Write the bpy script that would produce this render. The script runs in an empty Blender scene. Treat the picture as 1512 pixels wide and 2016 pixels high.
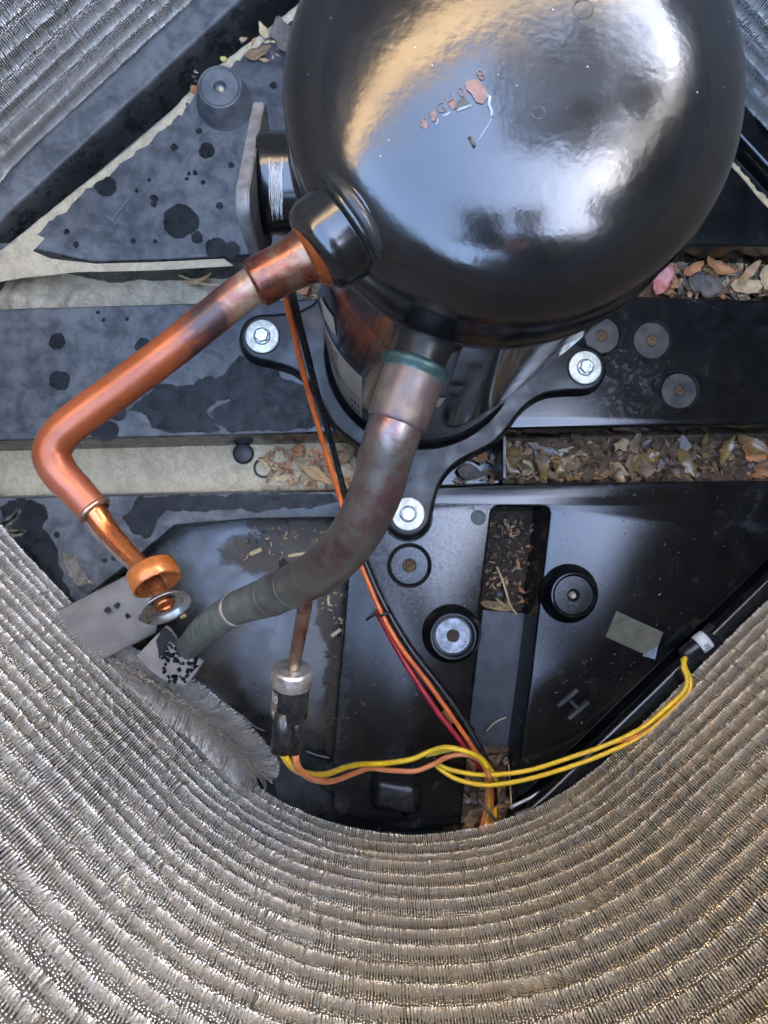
import bpy, bmesh, math, random
import numpy as np
from mathutils import Vector, Matrix, Quaternion, noise, geometry
random.seed(7); rng = np.random.default_rng(7)
PI = math.pi
S = bpy.context.scene
COL = S.collection

# ------------------------------------------------------------------ camera, sky, sun, exposure
F = 1514.0                      # focal length in photo pixels (1512 x 2016)
HC = 0.654                      # camera height above the plastic pan
cam = bpy.data.cameras.new('camera'); camo = bpy.data.objects.new('camera', cam); COL.objects.link(camo)
cam.sensor_fit = 'VERTICAL'; cam.sensor_height = 24.0; cam.lens = F / 2016 * 24.0
cam.clip_start = 0.01; cam.clip_end = 500
Q = Vector(((713 - 756) / F, (1008 - 1022) / F, -1)).rotation_difference(Vector((0, 0, -1)))
camo.location = (0, 0, HC); camo.rotation_mode = 'QUATERNION'; camo.rotation_quaternion = Q
S.camera = camo

SUN_EL, SUN_AZ = math.radians(32), math.radians(92)     # azimuth: direction the light comes from, from +Y clockwise
w = bpy.data.worlds.new('World'); S.world = w; w.use_nodes = True
nt = w.node_tree; bg = nt.nodes['Background']
sky = nt.nodes.new('ShaderNodeTexSky'); sky.sky_type = 'NISHITA'; sky.sun_disc = False
sky.sun_elevation = SUN_EL; sky.sun_rotation = SUN_AZ
sky.air_density = 1.0; sky.dust_density = 3.0; sky.ozone_density = 1.0
nt.links.new(sky.outputs[0], bg.inputs[0]); bg.inputs[1].default_value = 0.15
sun = bpy.data.lights.new('sun', 'SUN'); suno = bpy.data.objects.new('sun', sun); COL.objects.link(suno)
sun.energy = 4.0; sun.angle = math.radians(2); sun.color = (1, 0.94, 0.85)
sd = Vector((math.sin(SUN_AZ) * math.cos(SUN_EL), math.cos(SUN_AZ) * math.cos(SUN_EL), math.sin(SUN_EL)))
suno.rotation_mode = 'QUATERNION'; suno.rotation_quaternion = sd.to_track_quat('Z', 'Y')
S.view_settings.view_transform = 'Standard'; S.view_settings.look = 'None'
S.view_settings.exposure = 5.12; S.view_settings.gamma = 1.0
S.cycles.max_bounces = 8; S.cycles.glossy_bounces = 5; S.cycles.diffuse_bounces = 4

# ------------------------------------------------------------------ helpers
def ray(px, py):
    return (Q @ Vector(((px - 756) / F, (1008 - py) / F, -1)))
def P(px, py, z=0.0):
    """Point of the photo's pixel on the plane z."""
    r = ray(px, py); t = (z - HC) / r.z
    return Vector((0, 0, HC)) + r * t
def D(px, py, d):
    return P(px, py, HC - d)

def link(o, parent=None):
    COL.objects.link(o)
    if parent is not None: o.parent = parent
    return o
def wloc(o):
    v = Vector((0, 0, 0))
    while o is not None: v = v + o.location; o = o.parent
    return v
def mesh_obj(name, bm, mat, parent=None, smooth=True, origin=None):
    """One mesh object from a bmesh in world coordinates."""
    me = bpy.data.meshes.new(name)
    base = wloc(parent)
    o_abs = base if origin is None else Vector(origin)
    bmesh.ops.translate(bm, verts=bm.verts, vec=-o_abs)
    bm.to_mesh(me); bm.free()
    if smooth:
        for p in me.polygons: p.use_smooth = True
    if mat is not None: me.materials.append(mat)
    o = bpy.data.objects.new(name, me); o.location = o_abs - base
    return link(o, parent)
def flat_split(o, ang=35):
    me = o.data
    try: me.set_sharp_from_angle(angle=math.radians(ang))
    except Exception: pass
    return o
def thing(name, label, cat, loc=(0, 0, 0), group=None):
    o = bpy.data.objects.new(name, None); o.empty_display_size = 0.02; o.location = loc
    COL.objects.link(o); return tag(o, label, cat, group)
def tag(o, label, cat, group=None, kind=None):
    o['label'] = label; o['category'] = cat
    if group: o['group'] = group
    if kind: o['kind'] = kind
    return o
def lab(o, label): o['label'] = label; return o

def catmull(pts, n=8, closed=False):
    pts = [Vector(p) for p in pts]; out = []
    N = len(pts); rng_ = range(N if closed else N - 1)
    for i in rng_:
        if closed: p0, p1, p2, p3 = pts[i - 1], pts[i], pts[(i + 1) % N], pts[(i + 2) % N]
        else:
            p1, p2 = pts[i], pts[i + 1]
            p0 = pts[i - 1] if i > 0 else p1 * 2 - p2
            p3 = pts[i + 2] if i + 2 < N else p2 * 2 - p1
        for k in range(n):
            t = k / n
            out.append(0.5 * ((2 * p1) + (p2 - p0) * t + (2 * p0 - 5 * p1 + 4 * p2 - p3) * t * t + (3 * p1 - p0 - 3 * p2 + p3) * t ** 3))
    if not closed: out.append(pts[-1])
    return out

def tube(pts, rad, seg=16, caps=True, bm=None, closed=False):
    """Sweep a circle along pts (Vectors); rad a number or a list."""
    bm = bm or bmesh.new(); n = len(pts)
    R = [rad] * n if not hasattr(rad, '__len__') else rad
    T = []
    for i in range(n):
        a = pts[(i - 1) % n] if (closed or i > 0) else pts[i]
        b = pts[(i + 1) % n] if (closed or i < n - 1) else pts[i]
        T.append((b - a).normalized() if (b - a).length > 1e-9 else (T[-1] if T else Vector((0, 0, 1))))
    up = Vector((0, 0, 1)) if abs(T[0].z) < 0.9 else Vector((1, 0, 0))
    u = (up - T[0] * up.dot(T[0])).normalized(); rings = []
    for i in range(n):
        u = (u - T[i] * u.dot(T[i])).normalized(); v = T[i].cross(u)
        rings.append([bm.verts.new(pts[i] + (u * math.cos(2 * PI * k / seg) + v * math.sin(2 * PI * k / seg)) * R[i]) for k in range(seg)])
    for i in range(n if closed else n - 1):
        A, B = rings[i], rings[(i + 1) % n]
        for k in range(seg):
            bm.faces.new((A[k], A[(k + 1) % seg], B[(k + 1) % seg], B[k]))
    if caps and not closed:
        bm.faces.new(list(reversed(rings[0]))); bm.faces.new(rings[-1])
    return bm

def lathe(profile, origin, axis=(0, 0, 1), seg=48, bm=None):
    """Revolve (r, h) profile about an axis through origin."""
    bm = bm or bmesh.new(); a = Vector(axis).normalized()
    u = a.orthogonal().normalized(); v = a.cross(u); o = Vector(origin); prev = None
    for r, h in profile:
        if r < 1e-6: ring = [bm.verts.new(o + a * h)]
        else: ring = [bm.verts.new(o + a * h + (u * math.cos(2 * PI * k / seg) + v * math.sin(2 * PI * k / seg)) * r) for k in range(seg)]
        if prev is not None:
            for k in range(seg):
                k2 = (k + 1) % seg
                if len(prev) == 1 and len(ring) == 1: continue
                if len(prev) == 1: bm.faces.new((prev[0], ring[k], ring[k2]))
                elif len(ring) == 1: bm.faces.new((prev[k], ring[0], prev[k2]))
                else: bm.faces.new((prev[k], ring[k], ring[k2], prev[k2]))
        prev = ring
    bmesh.ops.recalc_face_normals(bm, faces=bm.faces)
    return bm

def area2(p): return sum(p[i - 1].x * p[i].y - p[i].x * p[i - 1].y for i in range(len(p))) / 2
def ccw(p): return p if area2(p) > 0 else p[::-1]
def offset_poly(p, d):
    """Grow a CCW polygon outward by d (mitre limited)."""
    n = len(p); out = []
    for i in range(n):
        a, b, c = p[i - 1], p[i], p[(i + 1) % n]
        e1 = (b - a).normalized(); e2 = (c - b).normalized()
        n1 = Vector((e1.y, -e1.x)); n2 = Vector((e2.y, -e2.x)); m = n1 + n2
        if m.length < 1e-4: out.append(b + n1 * d); continue
        m.normalize(); k = max(0.45, m.dot(n1)); out.append(b + m * (d / k))
    return out
def prism(poly, z0, z1, draft=0.0, bev=0.0015, bm=None, steps=3):
    """Solid from a plan polygon (2D Vectors), rounded top edge, sides widening by draft to the bottom."""
    bm = bm or bmesh.new(); p = ccw([Vector((q.x, q.y)) for q in poly]); n = len(p)
    levels = [(offset_poly(p, draft), z0), (p, z1 - bev)]
    for k in range(1, steps + 1):
        t = k / steps * PI / 2
        levels.append((offset_poly(p, -bev * (1 - math.cos(t))), z1 - bev + bev * math.sin(t)))
    rings = [[bm.verts.new((q.x, q.y, z)) for q in L] for L, z in levels]
    for A, B in zip(rings, rings[1:]):
        for k in range(n): bm.faces.new((A[k], A[(k + 1) % n], B[(k + 1) % n], B[k]))
    top = rings[-1]
    for t in geometry.tessellate_polygon([[v.co.copy() for v in top]]):
        try:
            f = bm.faces.new([top[i] for i in t])
            f.normal_update()
            if f.normal.z < 0: f.normal_flip()
        except ValueError: pass
    return bm
def box(c, size, rot=None, bm=None, bev=0.0):
    b = bmesh.new(); bmesh.ops.create_cube(b, size=1)
    bmesh.ops.scale(b, vec=size, verts=b.verts)
    if bev: bmesh.ops.bevel(b, geom=b.edges[:], offset=bev, segments=2, affect='EDGES')
    M = Matrix.Translation(c) @ (rot.to_matrix().to_4x4() if rot is not None else Matrix())
    bmesh.ops.transform(b, matrix=M, verts=b.verts)
    if bm is None: return b
    me = bpy.data.meshes.new('t'); b.to_mesh(me); b.free(); bm.from_mesh(me); bpy.data.meshes.remove(me); return bm
def pxpoly(pts, z=0.0): return [P(x, y, z).xy for x, y in pts]
def clip_convex(subj, clip):
    out = [Vector(p) for p in subj]; clip = ccw(clip)
    for i in range(len(clip)):
        a, b = clip[i - 1], clip[i]; e = b - a; inp = out; out = []
        def ins(p): return e.x * (p.y - a.y) - e.y * (p.x - a.x) >= -1e-9
        for j in range(len(inp)):
            p, q = inp[j - 1], inp[j]
            if ins(p) != ins(q):
                d1 = e.x * (p.y - a.y) - e.y * (p.x - a.x); d2 = e.x * (q.y - a.y) - e.y * (q.x - a.x)
                out.append(p + (q - p) * (d1 / (d1 - d2)))
            if ins(q): out.append(q)
        if not out: return out
    res = []
    for p in out:
        if not res or (p - res[-1]).length > 1e-4: res.append(p)
    return res

# ------------------------------------------------------------------ materials
class NT:
    def __init__(s, name):
        s.m = bpy.data.materials.new(name); s.m.use_nodes = True; s.t = s.m.node_tree
        s.b = s.t.nodes['Principled BSDF']; s.geo = s.t.nodes.new('ShaderNodeNewGeometry')
        s.pos = s.geo.outputs['Position']
    def n(s, typ, **kw):
        x = s.t.nodes.new(typ)
        for k, v in kw.items(): setattr(x, k, v)
        return x
    def l(s, a, b): s.t.links.new(a, b)
    def noise(s, scale, detail=4, rough=0.55, dist=0.0, vec=None):
        x = s.n('ShaderNodeTexNoise'); x.inputs['Scale'].default_value = scale; x.inputs['Detail'].default_value = detail
        x.inputs['Roughness'].default_value = rough; x.inputs['Distortion'].default_value = dist
        s.l(vec or s.pos, x.inputs['Vector']); return x.outputs['Fac']
    def ramp(s, fac, a, b, ca=0.0, cb=1.0):
        x = s.n('ShaderNodeMapRange'); x.interpolation_type = 'SMOOTHSTEP'
        for k, v in zip((1, 2, 3, 4), (a, b, ca, cb)): x.inputs[k].default_value = v
        s.l(fac, x.inputs[0]); return x.outputs[0]
    def math(s, op, a, b=0.0):
        x = s.n('ShaderNodeMath', operation=op)
        for i, v in enumerate((a, b)):
            if hasattr(v, 'links'): s.l(v, x.inputs[i])
            else: x.inputs[i].default_value = v
        return x.outputs[0]
    def mix(s, fac, a, b):
        x = s.n('ShaderNodeMix', data_type='RGBA')
        for sock, v in ((x.inputs[0], fac), (x.inputs[6], a), (x.inputs[7], b)):
            if hasattr(v, 'links'): s.l(v, sock)
            elif isinstance(v, (int, float)): sock.default_value = v
            else: sock.default_value = (*v, 1)
        return x.outputs[2]
    def col(s, v):
        if hasattr(v, 'links'): s.l(v, s.b.inputs['Base Color'])
        else: s.b.inputs['Base Color'].default_value = (*v, 1)
    def put(s, name, v):
        if hasattr(v, 'links'): s.l(v, s.b.inputs[name])
        else: s.b.inputs[name].default_value = v
    def bump(s, h, strength=0.3, dist=0.0005):
        x = s.n('ShaderNodeBump'); x.inputs['Strength'].default_value = strength; x.inputs['Distance'].default_value = dist
        s.l(h, x.inputs['Height']); s.l(x.outputs[0], s.b.inputs['Normal'])
    def xyz(s):
        x = s.n('ShaderNodeSeparateXYZ'); s.l(s.pos, x.inputs[0]); return x.outputs

def simple(name, c1, c2=None, rough=0.5, metal=0.0, scale=60, bump=0.0, bscale=300, rvar=0.1, coat=0.0, lo=0.35, hi=0.65, bdist=0.0004, spec=0.5):
    s = NT(name); f = s.noise(scale, 5)
    s.col(s.mix(s.ramp(f, lo, hi), c1, c2 or tuple(x * 0.7 for x in c1)))
    s.put('Metallic', metal)
    s.put('Roughness', s.ramp(s.noise(scale * 1.7, 4), 0.3, 0.7, max(0.03, rough - rvar), min(1, rough + rvar)))
    s.put('Coat Weight', coat); s.put('Specular IOR Level', spec)
    if bump: s.bump(s.noise(bscale, 5, 0.6), bump, bdist)
    return s.m

# base pan plastic: glossy black, dusty blue-grey towards the far left corner
def pan_plastic():
    s = NT('pan_plastic'); x = s.xyz()
    n1 = s.noise(9, 6, 0.6); n2 = s.noise(60, 6, 0.65, 0.4); n3 = s.noise(420, 3, 0.6); n4 = s.noise(1500, 2, 0.5)
    e = s.math('ADD', x['X'], s.math('MULTIPLY', s.math('SUBTRACT', n1, 0.5), 0.16))
    dust = s.ramp(e, 0.01, -0.13)
    nz = s.n('ShaderNodeSeparateXYZ'); s.l(s.geo.outputs['True Normal'], nz.inputs[0])
    dust = s.math('MULTIPLY', dust, s.ramp(nz.outputs['Z'], 0.45, 0.97, 0.34, 1.0))
    dust = s.math('MULTIPLY', dust, s.ramp(n2, 0.25, 0.62, 0.62, 1.0))
    specks = s.math('MULTIPLY', s.ramp(n3, 0.70, 0.76), 0.22)
    film = s.math('ADD', s.ramp(n2, 0.45, 0.8, 0.0, 0.12), s.math('MULTIPLY', s.ramp(s.noise(16, 6, 0.7, 1.2), 0.54, 0.72), 0.16))
    vd = s.n('ShaderNodeVectorMath', operation='DISTANCE'); s.l(s.pos, vd.inputs[0]); vd.inputs[1].default_value = P(1225, 745, 0)
    scuff = s.math('MULTIPLY', s.math('MULTIPLY', s.ramp(vd.outputs['Value'], 0.062, 0.012), s.ramp(s.noise(85, 8, 0.72, 1.5), 0.46, 0.66)), 0.42)
    vd2 = s.n('ShaderNodeVectorMath', operation='DISTANCE'); s.l(s.pos, vd2.inputs[0]); vd2.inputs[1].default_value = P(820, 1090, 0)
    scuff2 = s.math('MULTIPLY', s.math('MULTIPLY', s.ramp(vd2.outputs['Value'], 0.09, 0.02), s.ramp(s.noise(260, 6, 0.7, 0.6), 0.40, 0.66)), 0.30)
    k = s.math('MAXIMUM', s.math('MAXIMUM', s.math('MAXIMUM', dust, film), specks), s.math('MAXIMUM', scuff, scuff2))
    s.col(s.mix(k, (0.0042, 0.0044, 0.0048), s.mix(s.ramp(s.math('ADD', s.math('MULTIPLY', n1, 0.45), s.math('MULTIPLY', n2, 0.55)), 0.36, 0.64), (0.044, 0.050, 0.058), (0.125, 0.130, 0.134))))
    s.put('Roughness', s.math('ADD', s.ramp(k, 0.0, 0.8, 0.125, 0.62), s.math('MULTIPLY', s.math('SUBTRACT', n3, 0.5), 0.12)))
    h = s.math('ADD', s.math('MULTIPLY', n3, 0.8), n4)
    s.bump(h, 0.10, 0.0005)
    return s.m
M_PAN = pan_plastic()
M_PANCLEAN = simple('pan_black', (0.009, 0.009, 0.01), (0.016, 0.016, 0.017), 0.3, scale=40, bump=0.1, bscale=900)
M_PANGREY = simple('pan_dusty', (0.075, 0.081, 0.09), (0.125, 0.13, 0.135), 0.6, scale=90, bump=0.15, bscale=700)
M_WET = simple('wet_plastic', (0.006, 0.0065, 0.0075), (0.016, 0.0175, 0.02), 0.5, scale=70, bump=0.1, bscale=700, spec=0.22)
def soft(m, kmax=0.93):
    t = m.node_tree; b = t.nodes['Principled BSDF']; o = t.nodes['Material Output']; a = t.nodes.new('ShaderNodeAttribute'); a.attribute_name = 'edge'
    tr = t.nodes.new('ShaderNodeBsdfTransparent'); mx = t.nodes.new('ShaderNodeMixShader'); g = t.nodes.new('ShaderNodeNewGeometry'); nz = t.nodes.new('ShaderNodeTexNoise')
    nz.inputs['Scale'].default_value = 420; nz.inputs['Detail'].default_value = 4; t.links.new(g.outputs['Position'], nz.inputs['Vector'])
    ad = t.nodes.new('ShaderNodeMath'); ad.operation = 'ADD'; t.links.new(a.outputs['Fac'], ad.inputs[0]); t.links.new(nz.outputs['Fac'], ad.inputs[1])
    r = t.nodes.new('ShaderNodeMapRange'); r.interpolation_type = 'SMOOTHSTEP'; r.inputs[1].default_value = 0.6; r.inputs[2].default_value = 1.1; t.links.new(ad.outputs[0], r.inputs[0])
    r.inputs[4].default_value = kmax; t.links.new(r.outputs[0], mx.inputs[0]); t.links.new(tr.outputs[0], mx.inputs[1]); t.links.new(b.outputs[0], mx.inputs[2]); t.links.new(mx.outputs[0], o.inputs[0])
    return m
soft(M_WET)
M_WETTAN = simple('wet_dust', (0.05, 0.045, 0.038), (0.09, 0.08, 0.065), 0.55, scale=90)

def paint_black():
    s = NT('black_paint'); n = s.noise(55, 4, 0.55); f = s.noise(320, 3, 0.5); sp = s.noise(900, 2)
    s.col(s.mix(s.ramp(sp, 0.74, 0.78), (0.0035, 0.0036, 0.004), (0.05, 0.05, 0.05)))
    s.put('Roughness', s.ramp(n, 0.3, 0.7, 0.15, 0.22)); s.put('Specular IOR Level', 0.68)
    h = s.math('ADD', s.math('MULTIPLY', n, 1.6), s.math('MULTIPLY', f, 0.45))
    s.bump(h, 0.22, 0.0006); return s.m
M_PAINT = paint_black()
def shell_paint():
    s = NT('shell_paint'); n = s.noise(70, 4); d = s.noise(25, 5, 0.6)
    s.col(s.mix(s.ramp(d, 0.62, 0.8), (0.005, 0.005, 0.0055), (0.03, 0.02, 0.014)))
    s.put('Roughness', s.ramp(n, 0.3, 0.7, 0.06, 0.12)); s.bump(n, 0.04, 0.0005); return s.m
M_SHELL = shell_paint()
M_BRKT = simple('bracket_paint', (0.006, 0.006, 0.0065), (0.013, 0.013, 0.013), 0.36, spec=0.34, scale=35, bump=0.12, bscale=700)
M_ZINC = simple('zinc_washer', (0.78, 0.79, 0.70), (0.52, 0.51, 0.42), 0.5, metal=0.3, scale=160, bump=0.15, bscale=900)
M_BOLT = simple('zinc_bolt', (0.62, 0.66, 0.66), (0.40, 0.45, 0.45), 0.35, metal=0.8, scale=200)
M_STEEL = simple('grey_steel_plate', (0.17, 0.165, 0.155), (0.10, 0.097, 0.09), 0.65, metal=0.1, scale=120, bump=0.3, bscale=900)
M_SILVER = simple('silver_cap', (0.62, 0.60, 0.56), (0.36, 0.34, 0.31), 0.4, metal=0.85, scale=200, bump=0.2, bscale=900)
M_CHROME = simple('dull_chrome', (0.36, 0.36, 0.365), (0.22, 0.22, 0.225), 0.32, metal=0.95, scale=120)
M_GREY = simple('grey_painted_bracket', (0.20, 0.19, 0.175), (0.15, 0.145, 0.135), 0.6, scale=60, bump=0.2, bscale=900)
M_RUB = simple('black_rubber', (0.012, 0.012, 0.013), (0.025, 0.025, 0.026), 0.5, scale=90)
M_BLKPL = simple('black_sleeve', (0.010, 0.010, 0.011), (0.018, 0.018, 0.019), 0.33, scale=60, bump=0.06, bscale=500)
M_ORANGE = simple('orange_wire', (0.72, 0.17, 0.035), (0.55, 0.11, 0.025), 0.38, scale=80)
M_DULLOR = simple('dusty_orange_wire', (0.60, 0.15, 0.06), (0.42, 0.10, 0.045), 0.5, scale=80)
M_RECESS = simple('recess_plastic', (0.010, 0.0105, 0.0115), (0.035, 0.033, 0.030), 0.26, scale=22, bump=0.12, bscale=600)
M_STUB = simple('dark_stub_paint', (0.006, 0.0058, 0.0056), (0.014, 0.012, 0.011), 0.36, spec=0.2)
M_RED = simple('red_wire', (0.40, 0.02, 0.025), (0.26, 0.012, 0.018), 0.42, scale=70)
M_YEL = simple('yellow_wire', (0.80, 0.52, 0.02), (0.66, 0.42, 0.02), 0.36, scale=80)
M_OLIVEY = simple('dusty_yellow_wire', (0.62, 0.48, 0.05), (0.40, 0.32, 0.05), 0.45, scale=120)
M_PINKW = simple('salmon_wire', (0.70, 0.24, 0.10), (0.60, 0.20, 0.07), 0.42, scale=90)
M_STICK = simple('cream_sticker', (0.42, 0.40, 0.33), (0.34, 0.32, 0.26), 0.45, scale=60)
M_INK = simple('black_ink', (0.02, 0.02, 0.02), None, 0.5)
M_WHITE = simple('white_paint_stroke', (0.50, 0.50, 0.47), (0.34, 0.34, 0.32), 0.7, scale=200, bump=0.3, bscale=700)
M_LABELW = simple('white_band', (0.62, 0.63, 0.62), (0.50, 0.51, 0.51), 0.45, scale=80)
M_TAPE = simple('olive_tape', (0.085, 0.078, 0.045), (0.13, 0.12, 0.085), 0.36, scale=70, bump=0.15, bscale=150)
M_CHIP = simple('pink_primer', (0.13, 0.066, 0.05), (0.085, 0.04, 0.031), 0.5, scale=250, bump=0.3, bscale=500)
M_STAMP = simple('chipped_letter_metal', (0.10, 0.062, 0.048), (0.05, 0.035, 0.03), 0.35, metal=0.5, scale=300)
M_FLAKE_GLARE = simple('pale_flake_and_glare', (0.22, 0.25, 0.29), (0.14, 0.16, 0.18), 0.3, scale=200)  # pale tone for real paint flakes and for the painted tape glare

def copper(name, a, b, c, dark, rough=0.33, s1=28, s2=70, dark_lo=0.56, dark_hi=0.72, metal=0.85):
    s = NT(name); n1 = s.noise(s1, 4, 0.55, 0.6); n2 = s.noise(s2, 5, 0.6, 0.5); n3 = s.noise(600, 3)
    base = s.mix(s.ramp(n1, 0.36, 0.62), a, b); base = s.mix(s.ramp(n2, 0.5, 0.68), base, c)
    base = s.mix(s.math('MULTIPLY', s.ramp(s.noise(s1 * 1.3, 3, 0.5, 0.3), dark_lo - .04, dark_hi + .08), 0.7), base, dark)
    s.col(base); s.put('Metallic', metal)
    s.put('Roughness', s.ramp(n2, 0.3, 0.7, rough - 0.07, rough + 0.1)); s.bump(n3, 0.08, 0.0003); return s.m
M_CU_RED = copper('oxidised_red_copper', (0.45, 0.135, 0.075), (0.40, 0.11, 0.06), (0.50, 0.18, 0.085), (0.20, 0.07, 0.05), 0.36, dark_lo=0.62, dark_hi=0.8)
M_CU_HOT = copper('heat_stained_copper', (0.17, 0.10, 0.058), (0.16, 0.045, 0.027), (0.165, 0.12, 0.08), (0.06, 0.02, 0.025), 0.28, s1=60, s2=120, dark_lo=0.54, dark_hi=0.68)
M_CU_ORG = copper('orange_copper', (0.40, 0.13, 0.035), (0.32, 0.095, 0.028), (0.40, 0.165, 0.06), (0.25, 0.08, 0.03), 0.30, dark_lo=0.66, dark_hi=0.8)
M_CU_BRN = copper('brown_copper', (0.26, 0.13, 0.085), (0.32, 0.20, 0.13), (0.20, 0.10, 0.07), (0.12, 0.07, 0.055), 0.34)
M_RING = simple('amber_ring', (0.30, 0.095, 0.022), (0.24, 0.072, 0.017), 0.24, metal=0.35, scale=80)
def green_copper():
    s = NT('green_patina_copper'); n1 = s.noise(24, 5, 0.6, 0.8); n2 = s.noise(120, 7, 0.7, 0.5); n3 = s.noise(700, 3)
    x = s.xyz()
    base = s.mix(s.ramp(n1, 0.38, 0.62), (0.165, 0.155, 0.128), (0.115, 0.062, 0.062))
    base = s.mix(s.ramp(n2, 0.38, 0.75), base, (0.19, 0.19, 0.165))
    g = s.ramp(s.math('ADD', s.math('MULTIPLY', n1, 0.10), s.math('ADD', x['X'], s.math('MULTIPLY', n2, 0.06))), 0.075, -0.02)
    edge = s.ramp(n2, 0.50, 0.62)
    base = s.mix(s.math('MULTIPLY', s.math('MAXIMUM', g, s.math('MULTIPLY', edge, 0.5)), 0.8), base, s.mix(s.ramp(n2, 0.36, 0.66), (0.17, 0.235, 0.20), (0.075, 0.105, 0.09)))
    s.col(base); s.put('Metallic', s.ramp(g, 0, 1, 0.8, 0.15)); s.put('Roughness', s.ramp(n2, 0.3, 0.7, 0.28, 0.46)); s.bump(s.math('ADD', n3, s.math('MULTIPLY', n2, 1.5)), 0.2, 0.0003); return s.m
M_GREEN = green_copper()
M_TEAL = copper('teal_patina_bead', (0.014, 0.038, 0.032), (0.035, 0.07, 0.06), (0.02, 0.05, 0.045), (0.012, 0.012, 0.011), 0.4, s1=160, s2=420, dark_lo=0.45, dark_hi=0.6, metal=0.3)
M_MAUVE = copper('mauve_brown_collar', (0.095, 0.078, 0.064), (0.075, 0.048, 0.045), (0.13, 0.10, 0.07), (0.035, 0.03, 0.03), 0.44, s1=50, s2=140, metal=0.4)

def fin_metal():
    s = NT('spine_fin_aluminium'); x = s.xyz()
    big = s.noise(7, 4, 0.6); mid = s.noise(45, 4, 0.6); fine = s.noise(900, 2)
    a = s.math('ADD', s.math('MULTIPLY', x['X'], 1.0), s.math('MULTIPLY', x['Y'], -0.75))
    dirt = s.ramp(s.math('ADD', a, s.math('MULTIPLY', s.math('SUBTRACT', big, 0.5), 0.5)), -0.02, 0.42, 0.0, 0.85)
    dirt = s.math('MULTIPLY', dirt, s.ramp(mid, 0.3, 0.65, 0.65, 1.0))
    c = s.mix(s.ramp(fine, 0.35, 0.7), (0.86, 0.835, 0.79), (0.60, 0.58, 0.545))
    c = s.mix(dirt, c, s.mix(s.ramp(fine, 0.35, 0.7), (0.74, 0.65, 0.48), (0.50, 0.435, 0.32)))
    s.col(c); s.put('Metallic', s.ramp(dirt, 0, 1, 0.72, 0.55)); s.put('Roughness', s.ramp(mid, 0.3, 0.7, 0.38, 0.5)); return s.m
M_FIN = fin_metal()
M_TUBE = simple('coil_tube', (0.10, 0.095, 0.085), (0.06, 0.056, 0.05), 0.6)
M_FRINGE = simple('dull_fin_fringe', (0.50, 0.48, 0.44), (0.30, 0.29, 0.265), 0.5, metal=0.45, scale=300)
M_FRINGEC = simple('pale_fin_roots', (0.60, 0.52, 0.38), (0.42, 0.36, 0.26), 0.45, metal=0.5, scale=300)

M_LEAD = simple('pale_grey_lead', (0.42, 0.42, 0.43), (0.25, 0.25, 0.26), 0.3, metal=0.3, scale=120)
def soil(name, a, b, c, scale=120, dark=(0.05, 0.035, 0.02)):
    s = NT(name); n1 = s.noise(scale, 6, 0.65, 0.6); n2 = s.noise(scale * 3.1, 5, 0.6, 0.4); n3 = s.noise(scale * 0.35, 4)
    k = s.mix(s.ramp(n1, 0.38, 0.62), a, b); k = s.mix(s.ramp(n2, 0.52, 0.7), k, c)
    k = s.mix(s.math('MULTIPLY', s.ramp(n3, 0.5, 0.72), 0.7), k, dark)
    s.col(k); s.put('Roughness', 0.85); s.bump(s.math('ADD', n1, n2), 0.8, 0.002); return s.m
M_TAN = soil('pale_tan_dust', (0.50, 0.43, 0.29), (0.40, 0.34, 0.23), (0.58, 0.50, 0.35), 110, (0.34, 0.285, 0.20))
M_LUMPY = soil('caked_grey_dirt', (0.43, 0.385, 0.29), (0.32, 0.285, 0.21), (0.50, 0.45, 0.34), 70, (0.24, 0.21, 0.155))
M_MULCH = soil('brown_leaf_mulch', (0.12, 0.072, 0.036), (0.075, 0.046, 0.026), (0.21, 0.135, 0.07), 100, (0.03, 0.02, 0.012))
M_DARKD = soil('dark_slot_dirt', (0.05, 0.036, 0.024), (0.028, 0.022, 0.017), (0.11, 0.075, 0.04), 160, (0.015, 0.012, 0.01))
def leafm(name, a, b, rough=0.6): return simple(name, a, b, rough, scale=130, bump=0.4, bscale=260, bdist=0.001)
M_LEAVES = [leafm('leaf_tan', (0.42, 0.28, 0.14), (0.30, 0.18, 0.08)), leafm('leaf_orange', (0.42, 0.19, 0.07), (0.30, 0.12, 0.045)),
            leafm('leaf_straw', (0.52, 0.40, 0.22), (0.40, 0.29, 0.15)), leafm('leaf_brown', (0.22, 0.13, 0.065), (0.14, 0.08, 0.04))]
M_PINK = leafm('leaf_pink', (0.48, 0.17, 0.14), (0.36, 0.10, 0.09), 0.4)
M_BARK = leafm('grey_bark', (0.14, 0.12, 0.10), (0.075, 0.065, 0.055), 0.8)
M_AMBER = leafm('wet_amber_leaf', (0.23, 0.15, 0.05), (0.14, 0.09, 0.035), 0.2)
M_STRAW = leafm('straw', (0.50, 0.40, 0.24), (0.40, 0.31, 0.17), 0.6)

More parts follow.
